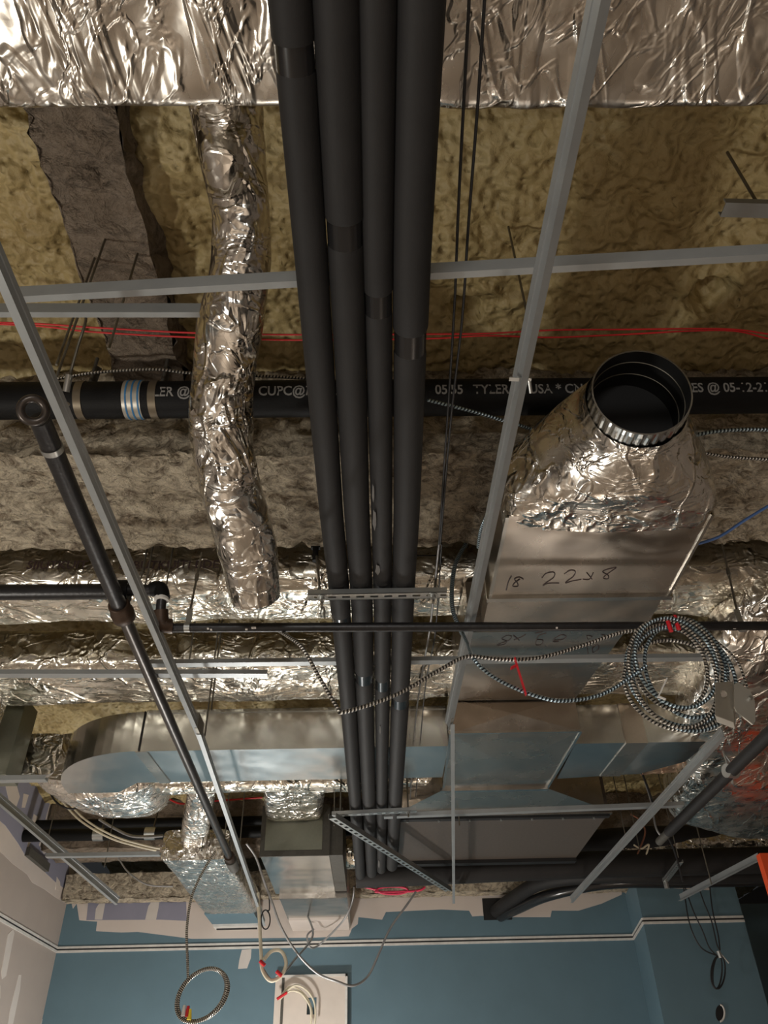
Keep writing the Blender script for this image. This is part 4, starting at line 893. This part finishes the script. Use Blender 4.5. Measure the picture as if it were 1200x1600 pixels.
MB().tube(spline([Y(412, 1515, YW), Y(425, 1531, YW+.03), Y(445, 1518, YW+.03), Y(460, 1500, YW+.2), Y(485, 1470, 7.4), Y(488, 1450, 7.6), Y(475, 1420, 8.235)], 8), .009, 8).build('tail', 'grey_cable', wc)
for px, py in ((410, 1505), (436, 1521)): c = Y(px, py, YW-.03); MB().tube([c+Vector((-.02, 0, .015)), c+Vector((.02, 0, -.015))], .013, 8).build('red_tape_tie', 'red_tape', wc)
bl = [Y(420, 1392, YW), Y(421, 1420, YW)]+[Y(415+7*math.cos(a), 1437+15*math.sin(a), YW) for a in [-1.2+.5*i for i in range(28)]]
cable(bl, .005, 'black_cable', 'small dark loop of thin cable by the end of the left grid runner')
cable([Y(385, 1318, 6.3), Y(400, 1340, 6.4), Y(412, 1375, 6.5), Y(425, 1410, 6.6), Y(440, 1450, 6.7), Y(465, 1490, 6.8), Y(495, 1520, 6.9), Y(525, 1533, 6.9), Y(552, 1540, 6.95), Y(575, 1525, 7), Y(592, 1490, 7), Y(610, 1450, 7), Y(635, 1415, 7), Y(650, 1393, 7)], .009, 'grey_cable', 'long grey cable sagging in a wide curve over the access panel')
cable([Y(553, 1385, 7.6), Y(550, 1410, 7.7), Y(535, 1440, 7.8), Y(500, 1475, 8.235), Y(485, 1480, 7.95), Y(480, 1462, 8.0), Y(490, 1452, 8.1)], .009, 'grey_cable', 'grey cable curling in front of the mirror-like duct corner')
for k_, (dx, dy) in enumerate(((0, 0), (-6, 3))):
    cable([Y(70+dx, 1222, 5.6), Y(95+dx, 1240+dy, 5.6), Y(130+dx, 1278+dy, 5.7), Y(175+dx, 1305+dy, 5.8), Y(215+dx, 1318+dy, 5.9), Y(250+dx, 1326+dy, 6.0)], .007, 'white_cable', ('pale cable draped from the stub channel to the foil box', 'pale cable just below its twin, draped to the foil box')[k_])
cable([Y(72, 1224, 5.5), Y(85, 1250, 5.5), Y(105, 1263, 5.5), Y(120, 1258, 5.6), Y(80, 1222, 5.6)], .006, 'black_cable', 'black cable loop hanging under the stub channel at left')
cable([Y(155, 1280, 6.2), Y(180, 1295, 6.2), Y(210, 1307, 6.2), Y(255, 1306, 6.2)], .01, 'grey_cable', 'grey cable passing in front of the far strapped pipe')
cable([Y(185, 1340, 6.5), Y(200, 1362, 6.5), Y(230, 1382, 6.5), Y(270, 1385, 6.5)], .006, 'grey_cable', 'thin grey cable sagging before the tan ledge')
# pink tubing
pk = [Y(567, 1385, 8.235), Y(590, 1391, 8.235)]+[Y(613+24*math.cos(a), 1391+6*math.sin(a), 8.235) for a in [PI-.45*i for i in range(30)]]+[Y(650, 1392, 8.235), Y(664, 1386, 8.235)]
cable(pk, .011, 'pink', 'small pink tubing coil at the top of the wall under the black pipes', 'tubing_coil')
# thin black wires and coil lower right
YR = 7.2
rw = thing('cable_coil', Y(1124, 1515, YR), 'bundle of thin black wires with a hanging loop in front of the dark teal column', 'cable coil')
for pl_ in ([(1067, 1375), (1070, 1400), (1078, 1445), (1095, 1480), (1120, 1493)], [(1067, 1375), (1082, 1420), (1098, 1455), (1108, 1480), (1120, 1493)], [(1088, 1375), (1100, 1410), (1112, 1440), (1120, 1475), (1125, 1485)], [(1108, 1375), (1113, 1420), (1122, 1460), (1125, 1485)]):
    MB().tube(spline([Y(a, b, YR) for a, b in pl_], 8), .0055, 6).build('wire', 'black_cable', rw)
for rx, cx in ((10, 1123), (7, 1121), (11, 1122)):
    MB().tube([Y(cx+rx*math.cos(a)-2*math.sin(a), 1519+26*math.sin(a), YR) for a in [2*PI*j/30 for j in range(31)]], .006, 6, False).build('loop', 'black_cable', rw)
MB().tube([Y(1122, 1486, YR), Y(1126, 1497, YR)], .018, 8).build('metal_tie', 'strut', rw)
m = MB(); m.tube([Y(1126, 1490, YR), Y(1139, 1505, YR)], .006, 6); m.build('tie_end', 'strut', rw)
# oval hole in column
P = [Y(1125+7*math.cos(a), 1583+13*math.sin(a), cy-.002) for a in [2*PI*j/24 for j in range(24)]]
ho = thing('wall_opening', P[0], 'small oval cut-out in the dark teal column at lower right', 'opening')
MB().poly(P, n_back, .002).build('dark_recess', 'inside', ho)
MB().tube(P[18:]+P[:7], .008, 8).build('white_rim', 'trimw', ho)
# access panel on wall
a = Y(431, 1524, WY-.06); b = Y(543, 1524, WY-.06); c = Y(480, 1558, WY-.06); d = Y(494, 1585, WY-.06)
ap = thing('access_panel', (a.x, WY-.05, 1.2), 'beige square board with a square cut-out fixed on the blue wall', 'panel')
zt = a.z; zb = zt-1.0; y0, y1 = WY-.06, WY-.012
m = MB(); m.box((a.x, y0, zb), (c.x, y1, zt)); m.box((d.x, y0, zb), (b.x, y1, zt)); m.box((c.x, y0, c.z), (d.x, y1, zt)); m.box((c.x, y0, zb), (d.x, y1, d.z)); m.build('board', 'plank', ap)
m = MB(); m.box((a.x, y0-.006, zt-.02), (b.x, y0, zt)); m.box((b.x-.02, y0-.006, zb), (b.x, y0, zt)); m.build('edge_bead', 'trimw', ap)
m = MB(); m.box((a.x+.06, y0-.004, zb), (a.x+.085, y0-.0005, zt-.02)); m.build('glue_strip', 'mastic', ap)
for k_, pl_ in enumerate(([(437, 1560), (450, 1543), (465, 1545), (480, 1560), (487, 1580), (485, 1602)], [(437, 1562), (452, 1549), (470, 1552), (484, 1572), (486, 1590)], [(437, 1560), (460, 1540), (480, 1548), (492, 1570), (492, 1602)])):
    cable([Y(x, y, WY-.12-.01*k_) for x, y in pl_], .009, 'white_cable', ('white cable emerging from the cut-out of the beige board, shortest bend', 'white cable arching over the cut-out of the beige board, middle bend', 'white cable arching widest over the beige board')[k_], 'cable')
c = Y(438, 1557, WY-.15); tag(MB().tube([c+Vector((-.03, 0, -.02)), c+Vector((.06, 0, .03))], .012, 8).build('red_tape_tie', 'red_tape'), 'red tie on the white cables over the beige board', 'tape')
# orange panel, right edge
a = Y(1187, 1333, 5.2); 
tag(MB().box((a.x, 5.2, 2.22), (a.x+.3, 5.26, a.z)).build('orange_panel', 'orange'), 'orange painted panel cut off by the right edge', 'panel')
# spare foam bits

tag(foil_sheath('insulation_flap', [(Y(1005, 1204, 4.85), .07, .02, 2.5, UY, UZ), (Y(1050, 1194, 4.8), .1, .035, 2.5, UY, UZ), (Y(1100, 1176, 4.7), .12, .05, 2.5, UY, UZ)], foil('foil_wrap_tan', (226, 190, 160), .35, 12, 30), None, .02, 60, .012, 2), 'torn tan flap of insulation wrap under the right metal duct arm', 'insulation')
for k_, (pl_, mt, lb) in enumerate((([(985, 1272), (1000, 1282), (1008, 1300), (1000, 1325), (990, 1348)], 'copper', 'small copper coloured wire curl by the end of the slanting black pipe'),
    ([(940, 1207), (970, 1209), (998, 1205), (1010, 1225), (1020, 1255)], 'black_cable', 'black cable draped behind the right metal duct arm'),
    ([(1008, 1222), (1018, 1255), (1024, 1290), (1032, 1305), (1042, 1310)], 'grey_cable', 'thin steel hook wire left of the slanting black pipe'),
    ([(1040, 1300), (1052, 1325), (1060, 1350), (1067, 1378)], 'black_cable', 'dark cable dropping to the short slotted bracket'),
    ([(990, 1320), (1002, 1326), (1014, 1320), (1006, 1345)], 'white_cable', 'pale loose wire loop above the thick black cross pipe'))):
    cable([Y(a_, b_, (6.55, 4.9, 5.6, 5.6, 6.55)[k_]) for a_, b_ in pl_], .007, mt, lb)
